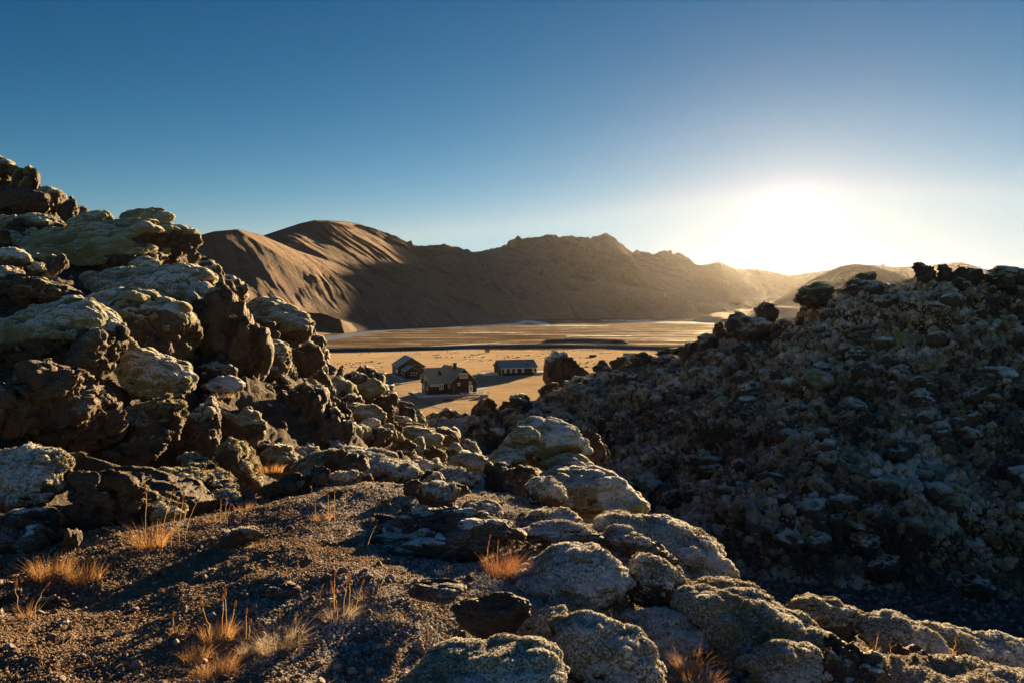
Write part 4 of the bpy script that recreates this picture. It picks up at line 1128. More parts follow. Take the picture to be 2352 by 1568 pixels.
def roof_material(name, col, pitch=.3):
    t = NT(name)
    sx = t.n('ShaderNodeSeparateXYZ', {'Vector': t.tc.outputs['Object']})
    st = t.math('SINE', t.math('MULTIPLY', sx.outputs['X'], 6.283 / pitch))
    c = t.mix(t.noise(.8, 5, .65), tuple(x * .75 for x in col), tuple(x * 1.25 for x in col))
    return t.done(t.bsdf(Base_Color=c, Roughness=.6, Metallic=.0, Normal=t.bump(st, .03, .5)))


M['tar_boards'] = board_material('black_tarred_boards', (.022, .014, .010))
M['brown_boards'] = board_material('weathered_brown_boards', (.070, .045, .028))
M['roof_green'] = roof_material('grey_green_roof', (.21, .25, .20))
M['roof_grey'] = roof_material('grey_blue_roof', (.28, .33, .32))
M['roof_blue'] = roof_material('blue_grey_roof', (.18, .26, .28))
M['white'] = simple('white_paint', (.78, .78, .76), .6, .06, 2)
M['pane'] = (lambda t: t.done(t.bsdf(Base_Color=(.03, .03, .035), Roughness=.08)))(NT('window_glass'))
M['curtain'] = (lambda t: t.done(t.bsdf(Base_Color=(.28, .19, .10), Roughness=.25)))(NT('glass_before_curtain'))
M['deck'] = board_material('pale_deck_boards', (.54, .55, .57), .3)
M['wood'] = board_material('grey_outdoor_wood', (.20, .16, .12), .2)
M['wood_dark'] = simple('dark_outdoor_wood', (.06, .045, .032), .85)
M['yellow'] = simple('yellow_paint', (.60, .38, .04), .5, .1)
M['brick'] = simple('chimney_brick', (.085, .045, .032), .9, .3, 6)
M['metal'] = simple('grey_metal', (.25, .25, .24), .45, .15, 4, metallic=.6)


def frame_root(name, origin, ang, label, cat, group=None):
    o = bpy.data.objects.new(name, None); COL.objects.link(o)
    o.location = (origin[0], origin[1], 0); o.rotation_euler = (0, 0, R(ang)); o.empty_display_size = 1
    return tag(o, label, cat, group)


def gable_house(root, x0, x1, y0, y1, eave, ridge, axis, wall, roof, over=.35, th=.14, first=True):
    """walls and a two-sided roof; axis = direction of the ridge"""
    mb = MB()
    if axis == 'y':
        xm = (x0 + x1) / 2
        mb.poly([(x0, y0, -.4), (x1, y0, -.4), (x1, y0, eave), (xm, y0, ridge), (x0, y0, eave), (x0, y1, -.4), (x1, y1, -.4), (x1, y1, eave), (xm, y1, ridge), (x0, y1, eave)],
                [(0, 1, 2, 3, 4), (9, 8, 7, 6, 5), (1, 6, 7, 2), (5, 0, 4, 9), (2, 7, 8, 3), (9, 4, 3, 8), (5, 6, 1, 0)])
        k = (ridge - eave) / (xm - x0)
        ox = over
        qs = [[(x0 - ox, y1 + over, eave - ox * k), (x0 - ox, y0 - over, eave - ox * k), (xm, y0 - over, ridge), (xm, y1 + over, ridge)],
              [(x1 + ox, y0 - over, eave - ox * k), (x1 + ox, y1 + over, eave - ox * k), (xm, y1 + over, ridge), (xm, y0 - over, ridge)]]
    else:
        ym = (y0 + y1) / 2
        mb.poly([(x0, y0, -.4), (x0, y1, -.4), (x0, y1, eave), (x0, ym, ridge), (x0, y0, eave), (x1, y0, -.4), (x1, y1, -.4), (x1, y1, eave), (x1, ym, ridge), (x1, y0, eave)],
                [(4, 3, 2, 1, 0), (5, 6, 7, 8, 9), (2, 7, 6, 1), (0, 5, 9, 4), (3, 8, 7, 2), (4, 9, 8, 3), (0, 1, 6, 5)])
        k = (ridge - eave) / (ym - y0)
        oy = over
        qs = [[(x0 - over, y0 - oy, eave - oy * k), (x1 + over, y0 - oy, eave - oy * k), (x1 + over, ym, ridge), (x0 - over, ym, ridge)],
              [(x1 + over, y1 + oy, eave - oy * k), (x0 - over, y1 + oy, eave - oy * k), (x0 - over, ym, ridge), (x1 + over, ym, ridge)]]
    w_ = mb.build('wall', wall, root)
    slabs = []
    for q in qs:
        m = MB()
        q = [Vector(p) + Vector((0, 0, th + .02)) for p in q]
        m.slab(q, th)
        slabs.append(m.build('roof_slope', roof, root))
    return w_, slabs


def window(root, face, a0, a1, z0, z1, at_, mull=1, pane=None, frame=None, name='window', rail=False):
    """face: '-y' or '-x'; a0..a1 along the wall, standing proud of it by 4 cm"""
    f = MB(); t = .10; d0, d1 = at_ - .06, at_ + .02
    def bx(m, u0, u1, w0, w1, e0, e1):
        if face == '-y': m.box(u0, u1, e0, e1, w0, w1)
        else: m.box(e0, e1, u0, u1, w0, w1)
    bx(f, a0, a1, z0, z0 + t, d0, d1); bx(f, a0, a1, z1 - t, z1, d0, d1)
    bx(f, a0, a0 + t, z0 + t, z1 - t, d0, d1); bx(f, a1 - t, a1, z0 + t, z1 - t, d0, d1)
    for k in range(1, mull):
        u = a0 + (a1 - a0) * k / mull
        bx(f, u - t * .5, u + t * .5, z0 + t, z1 - t, d0, d1)
    o = f.build(name, frame or M['white'], root)
    for k in range(mull):
        p = MB()
        u0 = a0 + t * .8 + (a1 - a0 - t * 1.6) * k / mull + .03; u1 = a0 + t * .8 + (a1 - a0 - t * 1.6) * (k + 1) / mull - .03
        bx(p, u0, u1, z0 + t * .9, z1 - t * .9, at_ - .025, at_ + .015)
        p.build('pane', pane or M['pane'], o)
    return o


def build_main_hut():
    c = ground(1035.6, 907)
    r = frame_root('mountain_house', c, 28, 'black two-storey house with grey-green crossed gable roofs and white windows', 'house')
    gable_house(r, 0, 7.8, 0, 14, 3.35, 7.1, 'y', M['tar_boards'], M['roof_green'])
    gable_house(r, -5.4, 3.9, 2.7, 7.9, 3.3, 6.95, 'x', M['tar_boards'], M['roof_green'])
    # gable front
    window(r, '-y', 2.7, 5.1, 4.55, 5.85, 0, 4)
    window(r, '-y', 2.05, 2.75, 2.55, 3.3, 0, 1)
    window(r, '-y', 5.45, 6.1, 2.75, 3.5, 0, 1)
    d = MB(); d.box(5.4, 6.5, -.07, .01, .12, 2.45); door = d.build('door', M['white'], r)
    p = MB(); p.box(5.62, 6.28, -.085, -.06, 1.0, 2.2); p.build('door_glass', M['curtain'], door)
    # left wing long wall
    window(r, '-y', -5.0, -3.85, 2.35, 2.85, 2.7, 2)
    window(r, '-y', -3.6, -2.45, 2.35, 2.85, 2.7, 2)
    window(r, '-y', -2.2, -1.1, 1.45, 2.85, 2.7, 2)
    window(r, '-x', .6, 1.7, 1.9, 2.8, 0, 2)
    # left gable end
    window(r, '-x', 4.1, 5.3, 4.0, 5.4, -5.4, 2, M['curtain'])
    window(r, '-x', 3.3, 4.0, 1.3, 2.4, -5.4, 1)
    window(r, '-x', 6.5, 7.3, 1.5, 2.7, -5.4, 1)
    d = MB(); d.box(-5.46, -5.39, 4.6, 5.7, .1, 2.2); d.build('door', M['brown_boards'], r)
    d = MB(); d.bar((-5.52, 5.9, .1), (-5.52, 5.9, 5.8), .06); d.build('drain_pipe', M['white'], r)
    # chimney, roof window, ladder
    d = MB(); d.box(2.9, 3.7, 4.5, 5.3, 6.2, 8.3); ch = d.build('chimney', M['brick'], r)
    d = MB(); d.box(2.8, 3.8, 4.4, 5.4, 8.3, 8.45); d.build('chimney_cap', M['metal'], ch)
    k = (6.95 - 3.3) / 2.6
    m = MB(); n = Vector((0, -k, 1)).normalized()
    def onroof(x, y, e): return Vector((x, y, 3.3 + (y - 2.7) * k + .16)) + n * e
    m.slab([onroof(-1.9, 3.9, .1), onroof(-1.1, 3.9, .1), onroof(-1.1, 4.7, .1), onroof(-1.9, 4.7, .1)], .12)
    sk = m.build('roof_window', M['wood_dark'], r)
    m = MB(); m.slab([onroof(-1.78, 4.0, .13), onroof(-1.22, 4.0, .13), onroof(-1.22, 4.6, .13), onroof(-1.78, 4.6, .13)], .02)
    m.build('pane', M['pane'], sk)
    m = MB(); kk = (7.1 - 3.35) / 3.9
    for e in (9.0, 9.4): m.bar((1.2, e, 3.35 + 1.2 * kk + .3), (4.2, e, 7.1 + .6), .05)
    for q in range(7):
        x = 1.4 + q * .4; m.bar((x, 9.0, 3.35 + x * kk + .32), (x, 9.4, 3.35 + x * kk + .32), .03)
    m.build('roof_ladder', M['wood'], r)
    # board walk round the house
    m = MB(); m.poly([(-9.6, .2, .18), (-5.3, -.6, .18), (6.2, -3.0, .18), (9.6, -2.6, .18), (9.6, .0, .18), (0, 0, .18), (0, 2.7, .18), (-5.4, 2.7, .18), (-5.4, 8.6, .18), (-6.3, 12.5, .18), (-7.2, 12.0, .18)],
                     [list(range(11))])
    m.poly([(-9.6, .2, -.1), (-5.3, -.6, -.1), (6.2, -3.0, -.1), (9.6, -2.6, -.1), (-9.6, .2, .18), (-5.3, -.6, .18), (6.2, -3.0, .18), (9.6, -2.6, .18)], [(0, 1, 5, 4), (1, 2, 6, 5), (2, 3, 7, 6)])
    o = m.build('deck', M['deck'], r)
    m = MB(); m.bar((-.6, -3.4, 0), (-.6, -3.4, 3.2), .07); o = m.build('lamp_post', M['wood'])
    o.matrix_world = Matrix.Translation((c[0], c[1], 0)) @ Matrix.Rotation(R(28), 4, 'Z')
    tag(o, 'thin wooden post in front of the black house', 'post')
    return c


def build_barn():
    c = ground(914.3, 864.2)
    ang = math.degrees(math.atan2(.31, .95))
    r = frame_root('barn', c, ang, 'brown wooden barn with a grey roof behind the black house', 'barn')
    gable_house(r, 0, 9.5, 0, 14, 3.3, 6.4, 'y', M['brown_boards'], M['roof_grey'])
    for a0, a1 in ((1.2, 2.6), (3.0, 4.4)):
        window(r, '-x', a0, a1, 1.1, 2.3, 0, 1, frame=M['white'])
    d = MB(); d.box(-.05, .01, 5.2, 6.6, 0, 2.5); d.build('doorway', M['wood_dark'], r)
    for k in range(7):
        window(r, '-y', 4.2 + k * .62, 4.75 + k * .62, 3.55, 4.15, 0, 1, M['curtain'], M['brown_boards'])
    d = MB(); d.box(-1.5, 0, -1, 9, -.1, .15); d.build('walkway', M['deck'], r)
    s = bpy.data.objects.new('shed', None); COL.objects.link(s); s.parent = None
    s.location = r.location; s.rotation_euler = r.rotation_euler
    tag(s, 'small shed with pale ribbed roof built against the barn', 'shed')
    gable_house(s, 1.0, 5.9, -9, -.36, 2.5, 4.05, 'y', M['tar_boards'], M['roof_grey'], over=.25)
    for a in (-8.3, -7.2, -6.1): 
        m = MB(); m.box(.9, .99, a, a + .25, 0, 2.3); m.build('door_post', M['wood'], s)
    window(s, '-x', -2.4, -1.4, 1.0, 2.2, 1.0, 1)
    for k in range(3): window(s, '-y', 2.9 + k * .9, 3.3 + k * .9, 1.95, 2.2, -9, 1, M['white'], M['white'])
    m = MB(); m.box(2.6, 5.2, -9.06, -8.99, 1.2, 1.28); m.build('rail', M['white'], s)
    m = MB(); m.box(-.6, 1.0, -9.6, -.4, -.1, .2); m.build('walkway', M['deck'], s)
    # open shelter right of the barn
    q = bpy.data.objects.new('open_shelter', None); COL.objects.link(q)
    q.location = r.location; q.rotation_euler = r.rotation_euler
    tag(q, 'flat-roofed open shelter between barn and black house', 'shelter')
    m = MB(); m.box(6.4, 15.5, -3.4, -.6, 2.9, 3.05); m.build('roof', M['wood_dark'], q)
    for x, y in ((6.6, -3.2), (9.5, -3.2), (12.4, -3.2), (15.3, -3.2), (12.4, -.8), (15.3, -.8)):
        m = MB(); m.box(x - .08, x + .08, y - .08, y + .08, -.1, 2.9); m.build('post', M['wood_dark'], q)
    f = bpy.data.objects.new('plank_fence', None); COL.objects.link(f)
    f.location = r.location; f.rotation_euler = r.rotation_euler
    tag(f, 'short grey plank fence beside the shed', 'fence')
    for k in range(10):
        m = MB(); m.box(6.3 + k * .3, 6.55 + k * .3, -7.6, -7.54, -.1, 1.5 + .1 * (k % 3)); m.build('plank', M['wood'], f)


def build_long_hut():
    c = ground(1152.2, 862.3)
    r = frame_root('long_hut', c, 17, 'long low black hut with blue-grey roof and five white windows', 'hut')
    gable_house(r, 0, 13, 0, 10, 2.8, 5.0, 'x', M['tar_boards'], M['roof_blue'], over=.5)
    for a in (1.0, 3.0, 4.9, 7.4, 11.3):
        window(r, '-y', a, a + .85, .95, 2.35, 0, 2, M['curtain'])
    for x in (.02, 12.98):
        m = MB(); m.bar((x, -.1, 0), (x, -.1, 2.75), .07); m.build('drain_pipe', M['white'], r)
    m = MB(); m.box(-.5, 13.5, -.64, -.52, 2.5, 2.62); m.build('gutter', M['white'], r)
    k = 2.2 / 5; n = Vector((0, -k, 1)).normalized()
    def onroof(x, y, e): return Vector((x, y, 2.8 + y * k + .16)) + n * e
    m = MB(); m.slab([onroof(9.3, .8, .06), onroof(10.5, .8, .06), onroof(10.5, 1.6, .06), onroof(9.3, 1.6, .06)], .06); m.build('roof_hatch', M['brown_boards'], r)
    for nm, x0, x1, lab in (('deck', -6.5, -.1, 0), ('deck', 13.1, 17.5, 1)):
        m = MB(); m.box(x0, x1, 3.0 if not lab else 2, 7.5, .5, .65); m.box(x0 + .1, x1 - .1, 3.2 if not lab else 2.2, 7.3, -.2, .5); d = m.build(nm, M['deck'], r)
        y = 3.05 if not lab else 2.05
        for q in range(5):
            x = x0 + .1 + (x1 - x0 - .2) * q / 4
            m = MB(); m.box(x - .05, x + .05, y, y + .1, .65, 1.55); m.build('rail_post', M['wood'], d)
        m = MB(); m.box(x0, x1, y - .02, y + .12, 1.55, 1.65); m.build('hand_rail', M['wood'], d)
    for q in range(3):
        m = MB(); m.box(-7.2 - .4 * q, -6.5 - .4 * q, 3.6, 7, .35 - .17 * q, .45 - .17 * q); m.build('step', M['deck'], r)
    # yellow gas bottle
    g = bpy.data.objects.new('gas_bottle', None); COL.objects.link(g)
    pos = Vector((c[0], c[1], 0)) + Matrix.Rotation(R(17), 3, 'Z') @ Vector((12.2, -.6, 0)); g.location = pos
    tag(g, 'yellow gas bottle standing at the right end of the long hut', 'gas bottle')
    V, Fc = [], []
    prof = [(.0, 0), (.2, .0), (.22, .1), (.22, 1.0), (.18, 1.2), (.08, 1.3), (.0, 1.32)]
    for rr_, z in prof:
        for k in range(10): V.append((rr_ * math.cos(k * .6283), rr_ * math.sin(k * .6283), z))
    for j in range(len(prof) - 1):
        for k in range(10): Fc.append((j * 10 + k, j * 10 + (k + 1) % 10, j * 10 + 10 + (k + 1) % 10, j * 10 + 10 + k))
    link('cylinder_body', mesh_np('cylinder_body', np.array(V), np.array(Fc), M['yellow']), g)
    m = MB(); m.bar((0, 0, 1.28), (0, 0, 1.5), .06, 8); m.bar((-.1, 0, 1.45), (.1, 0, 1.45), .03, 6); m.build('valve', M['metal'], g)
    # roof behind the ridge
    c2 = ground(1434, 858)
    p = at(1434, 829.5, 269)
    r2 = frame_root('small_hut', (p[0] + .4, p[1] + .4), -2, 'hut half hidden by the lava ridge, only its grey roof showing', 'hut')
    gable_house(r2, 0, 8.0, 0, 7.0, 2.6, 5.5, 'x', M['tar_boards'], M['roof_blue'])
    window(r2, '-y', 1, 2, 1, 2.2, 0, 2)


_tbl = {}
def picnic_table(pos, ang, label, scale=1.0):
    r = bpy.data.objects.new('picnic_table', None); COL.objects.link(r)
    r.location = pos; r.rotation_euler = (0, 0, R(ang)); r.scale = (scale,) * 3; r.empty_display_size = .5
    tag(r, label, 'picnic table', 'picnic tables by the huts')
    if not _tbl:
        m = MB(); m.box(-1, 1, -.38, .38, .70, .76); _tbl['table_top'] = [m]
        b = []
        for s in (-1, 1):
            m = MB(); m.box(-1, 1, s * .75 - .14, s * .75 + .14, .41, .46); b.append(m)
        _tbl['bench'] = b
        b = []
        for s in (-.75, .75):
            m = MB(); m.bar((s, -.75, 0), (s, -.25, .7), .05); m.bar((s, .75, 0), (s, .25, .7), .05); m.bar((s, -.85, .38), (s, .85, .38), .04); b.append(m)
        _tbl['leg_frame'] = b
        for k, ms in list(_tbl.items()):
            _tbl[k] = []
            for m in ms:
                me = bpy.data.meshes.new(k); me.from_pydata(m.V, [], m.F); me.materials.append(M['deck' if k != 'leg_frame' else 'wood_dark']); _tbl[k].append(me)
    for k, ms in _tbl.items():
        for me in ms: link(k, me, r)
    return r


def build_yard():
    for px, py, a, lab, s in ((1064, 909, 20, 'picnic table on the boardwalk end, nearest the camera', 1.0), (1085, 908, 24, 'picnic table in front of the white door of the black house', 1.0), (1098, 907, 40, 'second picnic table from the right by the black house', 1.0),
                              (1115, 905, 10, 'rightmost picnic table beside the black house, fully sunlit', 1.0), (1097, 901.5, 30, 'picnic table close to the right corner of the black house', 1.0),
                              (848, 873, 15, 'picnic table left of the boardwalk near the rocks', 1.0), (873, 880, 40, 'picnic table half hidden behind the mossy boulder', 1.0),
                              (1256, 807.5, 0, 'lone picnic table far out by the levee', 1.25)):
        p = ground(px, py)
        picnic_table((p[0], p[1], 0.02 if px < 1040 or px > 1130 else .16), a, lab, s)
    # boardwalk
    a, b = ground(868, 889), ground(969, 873.5)
    d = (b - a)[:2]; L = np.linalg.norm(d); ang = math.degrees(math.atan2(d[1], d[0]))
    r = frame_root('boardwalk', a, ang, 'pale frosted boardwalk leading left from the black house', 'boardwalk')
    n = int(L / .5)
    for k in range(n):
        m = MB(); m.box(k * .5, k * .5 + .46, -.75, .75, .0, .14); m.build('plank', M['deck'], r)
    # frozen puddle
    q = [ground(1091, 889.5), ground(1100, 887.8), ground(1122, 889), ground(1124, 890.4), ground(1112, 893), ground(1096, 894.5), ground(1091, 893)]
    m = MB(); m.poly([(p[0], p[1], .03) for p in q], [list(range(7))]); o = m.build('frozen_puddle', M['ice']); tag(o, 'frozen puddle shining right of the black house', kind='structure')
    # stone hearth ring and box
    p = ground(1112, 911); m = MB(); m.box(-1.0, 1.0, -.5, .5, 0, .6); m.box(-1.1, 1.1, -.6, .6, .6, .7); o = m.build('planter_box', M['wood']); o.location = (p[0], p[1], 0); o.rotation_euler = (0, 0, R(20)); tag(o, 'grey wooden box at the corner of the picnic terrace', 'box')
    p = ground(1034, 918); m = MB(); 
    for k in range(10):
        t = k * .6283; m.bar((1.3 * math.cos(t), 1.0 * math.sin(t), .12), (1.3 * math.cos(t + .6), 1.0 * math.sin(t + .6), .12), .16, 5)
    o = m.build('fire_ring', M['wood_dark']); p = ground(1031, 919.5); o.location = (p[0], p[1], 0); tag(o, 'dark ring of stones on the grass below the terrace', 'fire ring')
    # white bundle on the deck
    p = ground(1016.5, 904.5); V, Fc = ico(3); V = V * np.array([.75, .32, .28]) * (1 + .15 * fbm(V * 2, 2, 3))[:, None]
    o = link('tarp_bundle', mesh_np('tarp_bundle', V, Fc, M['white']), None, (p[0], p[1] , .42)); tag(o, 'white bundle lying on the boardwalk by the black wall', 'bundle')
    # info shelter at the far edge of the meadow
    p = ground(1115, 810.2)
    r = frame_root('notice_board', p, 4, 'brown three-panel notice board at the far edge of the meadow', 'notice board')
    for k in range(3):
        m = MB(); m.box(.72 * k, .72 * k + .5, -.04, .04, .25, 2.1); m.build('panel', M['wood_dark'], r)
    for k in range(4):
        m = MB(); m.box(.72 * k - .16, .72 * k - .04, -.07, .07, -.1, 2.2); m.build('post', M['wood'], r)
    # low benches / pallets catching light
    for px, py, w_, lab in ((963, 811, 3.0, 'pale low platform on the far meadow, left of two'), (1052, 809, 3.4, 'pale low platform on the far meadow, right of two'), (1392.5, 810, 6.5, 'brightly shining flat platform near the hidden hut')):
        p = ground(px, py); m = MB(); m.box(-w_ / 2, w_ / 2, -.8, .8, .25, .4)
        for s in (-.4, .4): m.box(w_ * s - .1, w_ * s + .1, -.7, .7, -.05, .25)
        o = m.build('platform', M['deck']); o.location = (p[0], p[1], 0); tag(o, lab, 'platform')
    p = ground(1362, 818.5); m = MB(); m.box(-1.6, 1.6, -.8, .8, 0, .75); m.box(-1.7, 1.7, -.9, .9, .75, 1.0); o = m.build('crate', M['wood_dark']); o.location = (p[0], p[1], 0); tag(o, 'dark wooden crate on the meadow above the ridge rocks', 'crate')
    # garden frame left of the barn
    p = ground(876, 857); r = frame_root('garden_frame', p, -10, 'low raised garden bed with dry twigs left of the barn', 'garden bed')
    m = MB(); m.box(-2.4, 1.6, -.7, .7, 0, .35); m.build('bed', M['deck'], r)
    m = MB(); rs = np.random.RandomState(3)
    for k in range(26):
        x, y = rs.uniform(-2, 1.4), rs.uniform(-.5, .5); m.bar((x, y, .3), (x + rs.uniform(-.4, .4), y + rs.uniform(-.3, .3), rs.uniform(.7, 1.6)), .025, 3)
    m.build('twigs', M['wood_dark'], r)
    # fence along the levee
    f = bpy.data.objects.new('wire_fence', None); COL.objects.link(f); tag(f, 'thin wire fence with wooden posts along the foot of the levee', 'fence')
    fp = [(920, 811.5), (957, 811), (990, 810), (1028, 808.8), (1050, 808), (1076, 807.5), (1099, 807), (1126, 806.5), (1152, 806), (1176, 805.8), (1199, 805.8), (1225, 805.8), (1247, 806), (1269, 806.2), (1293, 806.5), (1316, 807), (1337, 807), (1361, 807.3), (1385, 807.6), (1411, 808), (1441, 808.2), (1470, 809), (1507, 810.5)]
    f.location = ground(*fp[0])
    pos = [ground(*q) - ground(*fp[0]) for q in fp]
    for q in pos:
        m = MB(); m.box(q[0] - .07, q[0] + .07, q[1] - .07, q[1] + .07, -.1, 1.25); m.build('post', M['wood_dark'], f)
    for z in (.5, 1.0):
        m = MB()
        for a, b in zip(pos[:-1], pos[1:]): m.bar((a[0], a[1], z), (b[0], b[1], z), .012, 3)
        m.build('wire', M['metal'], f)
    # dark stones scattered over the meadow
    rs = np.random.RandomState(8); V0, F0 = ico(2); VV, FF = [], []
    for k in range(520):
        px, py = rs.uniform(740, 1520), 806 + rs.uniform(3, 40) ** 1.0
        if py > 830 and 880 < px < 1250: continue
        p = ground(px, py); s = rs.uniform(.12, .38) * (1.6 if rs.rand() < .1 else 1)
        if float(perlin(np.array([[p[0] * .03, p[1] * .02, 0]]))[0]) < -.05: continue
        v = V0 * np.array([1.3, 1, .6]) * s * (1 + .35 * perlin(V0 * 1.5 + k * 3.1))[:, None]
        FF.append(F0 + len(VV) * len(V0)); VV.append(v + p + np.array([0, 0, s * .2]))
    o = link('meadow_stones', mesh_np('meadow_stones', np.concatenate(VV), np.concatenate(FF), simple('dark_stone', (.05, .04, .032), .9)))
    tag(o, 'small dark stones scattered over the yellow meadow', kind='stuff')
# ------------------------------------------------------------------ crumbs, gravel, frost tufts (uncountable cover) by geometry nodes
def crumb_material(name, cols, frost=.5, sheen=.3, thin=.0):
    t = NT(name)
    a = t.n('ShaderNodeAttribute', attribute_name='tone', attribute_type='INSTANCER').outputs['Fac']
    r = t.n('ShaderNodeValToRGB', {'Fac': a})
    el = r.color_ramp.elements
    while len(el) < len(cols): el.new(.5)
    for k, c in enumerate(cols):
        el[k].position = k / (len(cols) - 1); el[k].color = (*c, 1)
    col = r.outputs[0]
    up = t.up()
    fr = t.math('MULTIPLY', t.ramp(t.math('ADD', up, t.math('MULTIPLY', a, .6)), .75, 1.25), frost)
    col = t.mix(fr, col, (.46, .49, .53))
    sh = t.bsdf(Base_Color=col, Roughness=.9, Sheen_Weight=sheen)
    if thin:
        tr = t.n('ShaderNodeBsdfTranslucent', {'Color': t.mix(.22, col, (.60, .42, .16))}).outputs[0]
        sh = t.n('ShaderNodeMixShader', {0: thin, 1: sh, 2: tr}).outputs[0]
    return t.done(sh)


M['crumb'] = crumb_material('cinder_and_lichen_crumbs', [(.035, .023, .013), (.17, .10, .042), (.36, .19, .058), (.28, .19, .085), (.68, .71, .76)], .25, .6, .4)
M['tuft_frost'] = crumb_material('frosted_moss_tufts', [(.075, .062, .028), (.20, .18, .10), (.45, .44, .40), (.76, .78, .80)], .5, .5, .45)
M['tuft_moss'] = crumb_material('moss_tufts', [(.070, .055, .014), (.18, .15, .045), (.30, .26, .11), (.52, .50, .42)], .35, .6, .5)
M['slope_crumb'] = crumb_material('slope_moss_and_cinders', [(.045, .031, .020), (.14, .095, .058), (.29, .215, .090), (.40, .33, .17), (.62, .58, .50)], .38, .4, .25)
M['pebble'] = crumb_material('lava_pebbles', [(.060, .042, .030), (.15, .105, .072), (.24, .18, .13)], .40, .0)


def crumb_tree(name, mat, sub=2, amp=.45, seed=0.0, flat=1.0, leafy=0.0):
    g = bpy.data.node_groups.new(name, 'GeometryNodeTree')
    g.interface.new_socket('Geometry', in_out='INPUT', socket_type='NodeSocketGeometry')
    g.interface.new_socket('Geometry', in_out='OUTPUT', socket_type='NodeSocketGeometry')
    N = g.nodes.new; L = g.links.new
    gi, go = N('NodeGroupInput'), N('NodeGroupOutput')
    icn = N('GeometryNodeMeshIcoSphere'); icn.inputs['Radius'].default_value = 1; icn.inputs['Subdivisions'].default_value = sub
    pos = N('GeometryNodeInputPosition')
    nz = N('ShaderNodeTexNoise'); nz.inputs['Scale'].default_value = 1.4; nz.inputs['Detail'].default_value = 2
    of = N('ShaderNodeVectorMath'); of.operation = 'ADD'; of.inputs[1].default_value = (seed, seed * 2, seed * 3)
    L(pos.outputs[0], of.inputs[0]); L(of.outputs[0], nz.inputs['Vector'])
    mp = N('ShaderNodeMath'); mp.operation = 'MULTIPLY_ADD'; mp.inputs[1].default_value = 2.6 * amp; mp.inputs[2].default_value = 1 - 1.3 * amp
    L(nz.outputs['Fac'], mp.inputs[0])
    sc = N('ShaderNodeVectorMath'); sc.operation = 'SCALE'; L(pos.outputs[0], sc.inputs[0]); L(mp.outputs[0], sc.inputs['Scale'])
    fl = N('ShaderNodeVectorMath'); fl.operation = 'MULTIPLY'; fl.inputs[1].default_value = (1, 1, flat); L(sc.outputs[0], fl.inputs[0])
    src = icn.outputs['Mesh']
    if leafy:                      # a frizzy tuft: loose leaflets instead of a closed crumb
        se = N('GeometryNodeSplitEdges'); L(src, se.inputs[0])
        sl = N('GeometryNodeScaleElements'); L(se.outputs[0], sl.inputs['Geometry']); sl.inputs['Scale'].default_value = leafy
        src = sl.outputs[0]
    sp = N('GeometryNodeSetPosition'); L(src, sp.inputs['Geometry']); L(fl.outputs[0], sp.inputs['Position'])
    sm = N('GeometryNodeSetMaterial'); sm.inputs['Material'].default_value = mat; L(sp.outputs[0], sm.inputs['Geometry'])
    ip = N('GeometryNodeInstanceOnPoints'); L(gi.outputs[0], ip.inputs['Points']); L(sm.outputs[0], ip.inputs['Instance'])
    ra = N('GeometryNodeInputNamedAttribute'); ra.data_type = 'FLOAT_VECTOR'; ra.inputs['Name'].default_value = 'rot'; L(ra.outputs['Attribute'], ip.inputs['Rotation'])
    sa = N('GeometryNodeInputNamedAttribute'); sa.data_type = 'FLOAT'; sa.inputs['Name'].default_value = 'size'; L(sa.outputs['Attribute'], ip.inputs['Scale'])
    L(ip.outputs[0], go.inputs[0])
    return g


TREES = dict(crumb=crumb_tree('crumbs', M['crumb'], 2, .5, 1.0, .8, .95), frost=crumb_tree('frost_tufts', M['tuft_frost'], 1, .9, 4.0, 1.0, .85),
             moss=crumb_tree('moss_tufts', M['tuft_moss'], 1, .9, 7.0, 1.0, .85), slope=crumb_tree('slope_crumbs', M['slope_crumb'], 2, .95, 9.0, .75, .98), pebble=crumb_tree('pebbles', M['pebble'], 2, .55, 2.0, .7))


def scatter(name, P, size, tone, tree, parent=None, label=None, rs=np.random.RandomState(1), tilt=3.1):
    me = bpy.data.meshes.new(name)
    me.vertices.add(len(P)); me.vertices.foreach_set('co', np.asarray(P, np.float32).ravel())
    a = me.attributes.new('size', 'FLOAT', 'POINT'); a.data.foreach_set('value', np.asarray(size, np.float32))
    a = me.attributes.new('tone', 'FLOAT', 'POINT'); a.data.foreach_set('value', np.asarray(tone, np.float32))
    rot = np.stack([rs.uniform(-tilt, tilt, len(P)), rs.uniform(-tilt, tilt, len(P)), rs.uniform(0, 6.28, len(P))], 1)
    a = me.attributes.new('rot', 'FLOAT_VECTOR', 'POINT'); a.data.foreach_set('vector', rot.astype(np.float32).ravel())
    o = link(name, me, parent)
    md = o.modifiers.new('scatter', 'NODES'); md.node_group = TREES[tree]
    tag(o, label, kind='stuff')
    return o


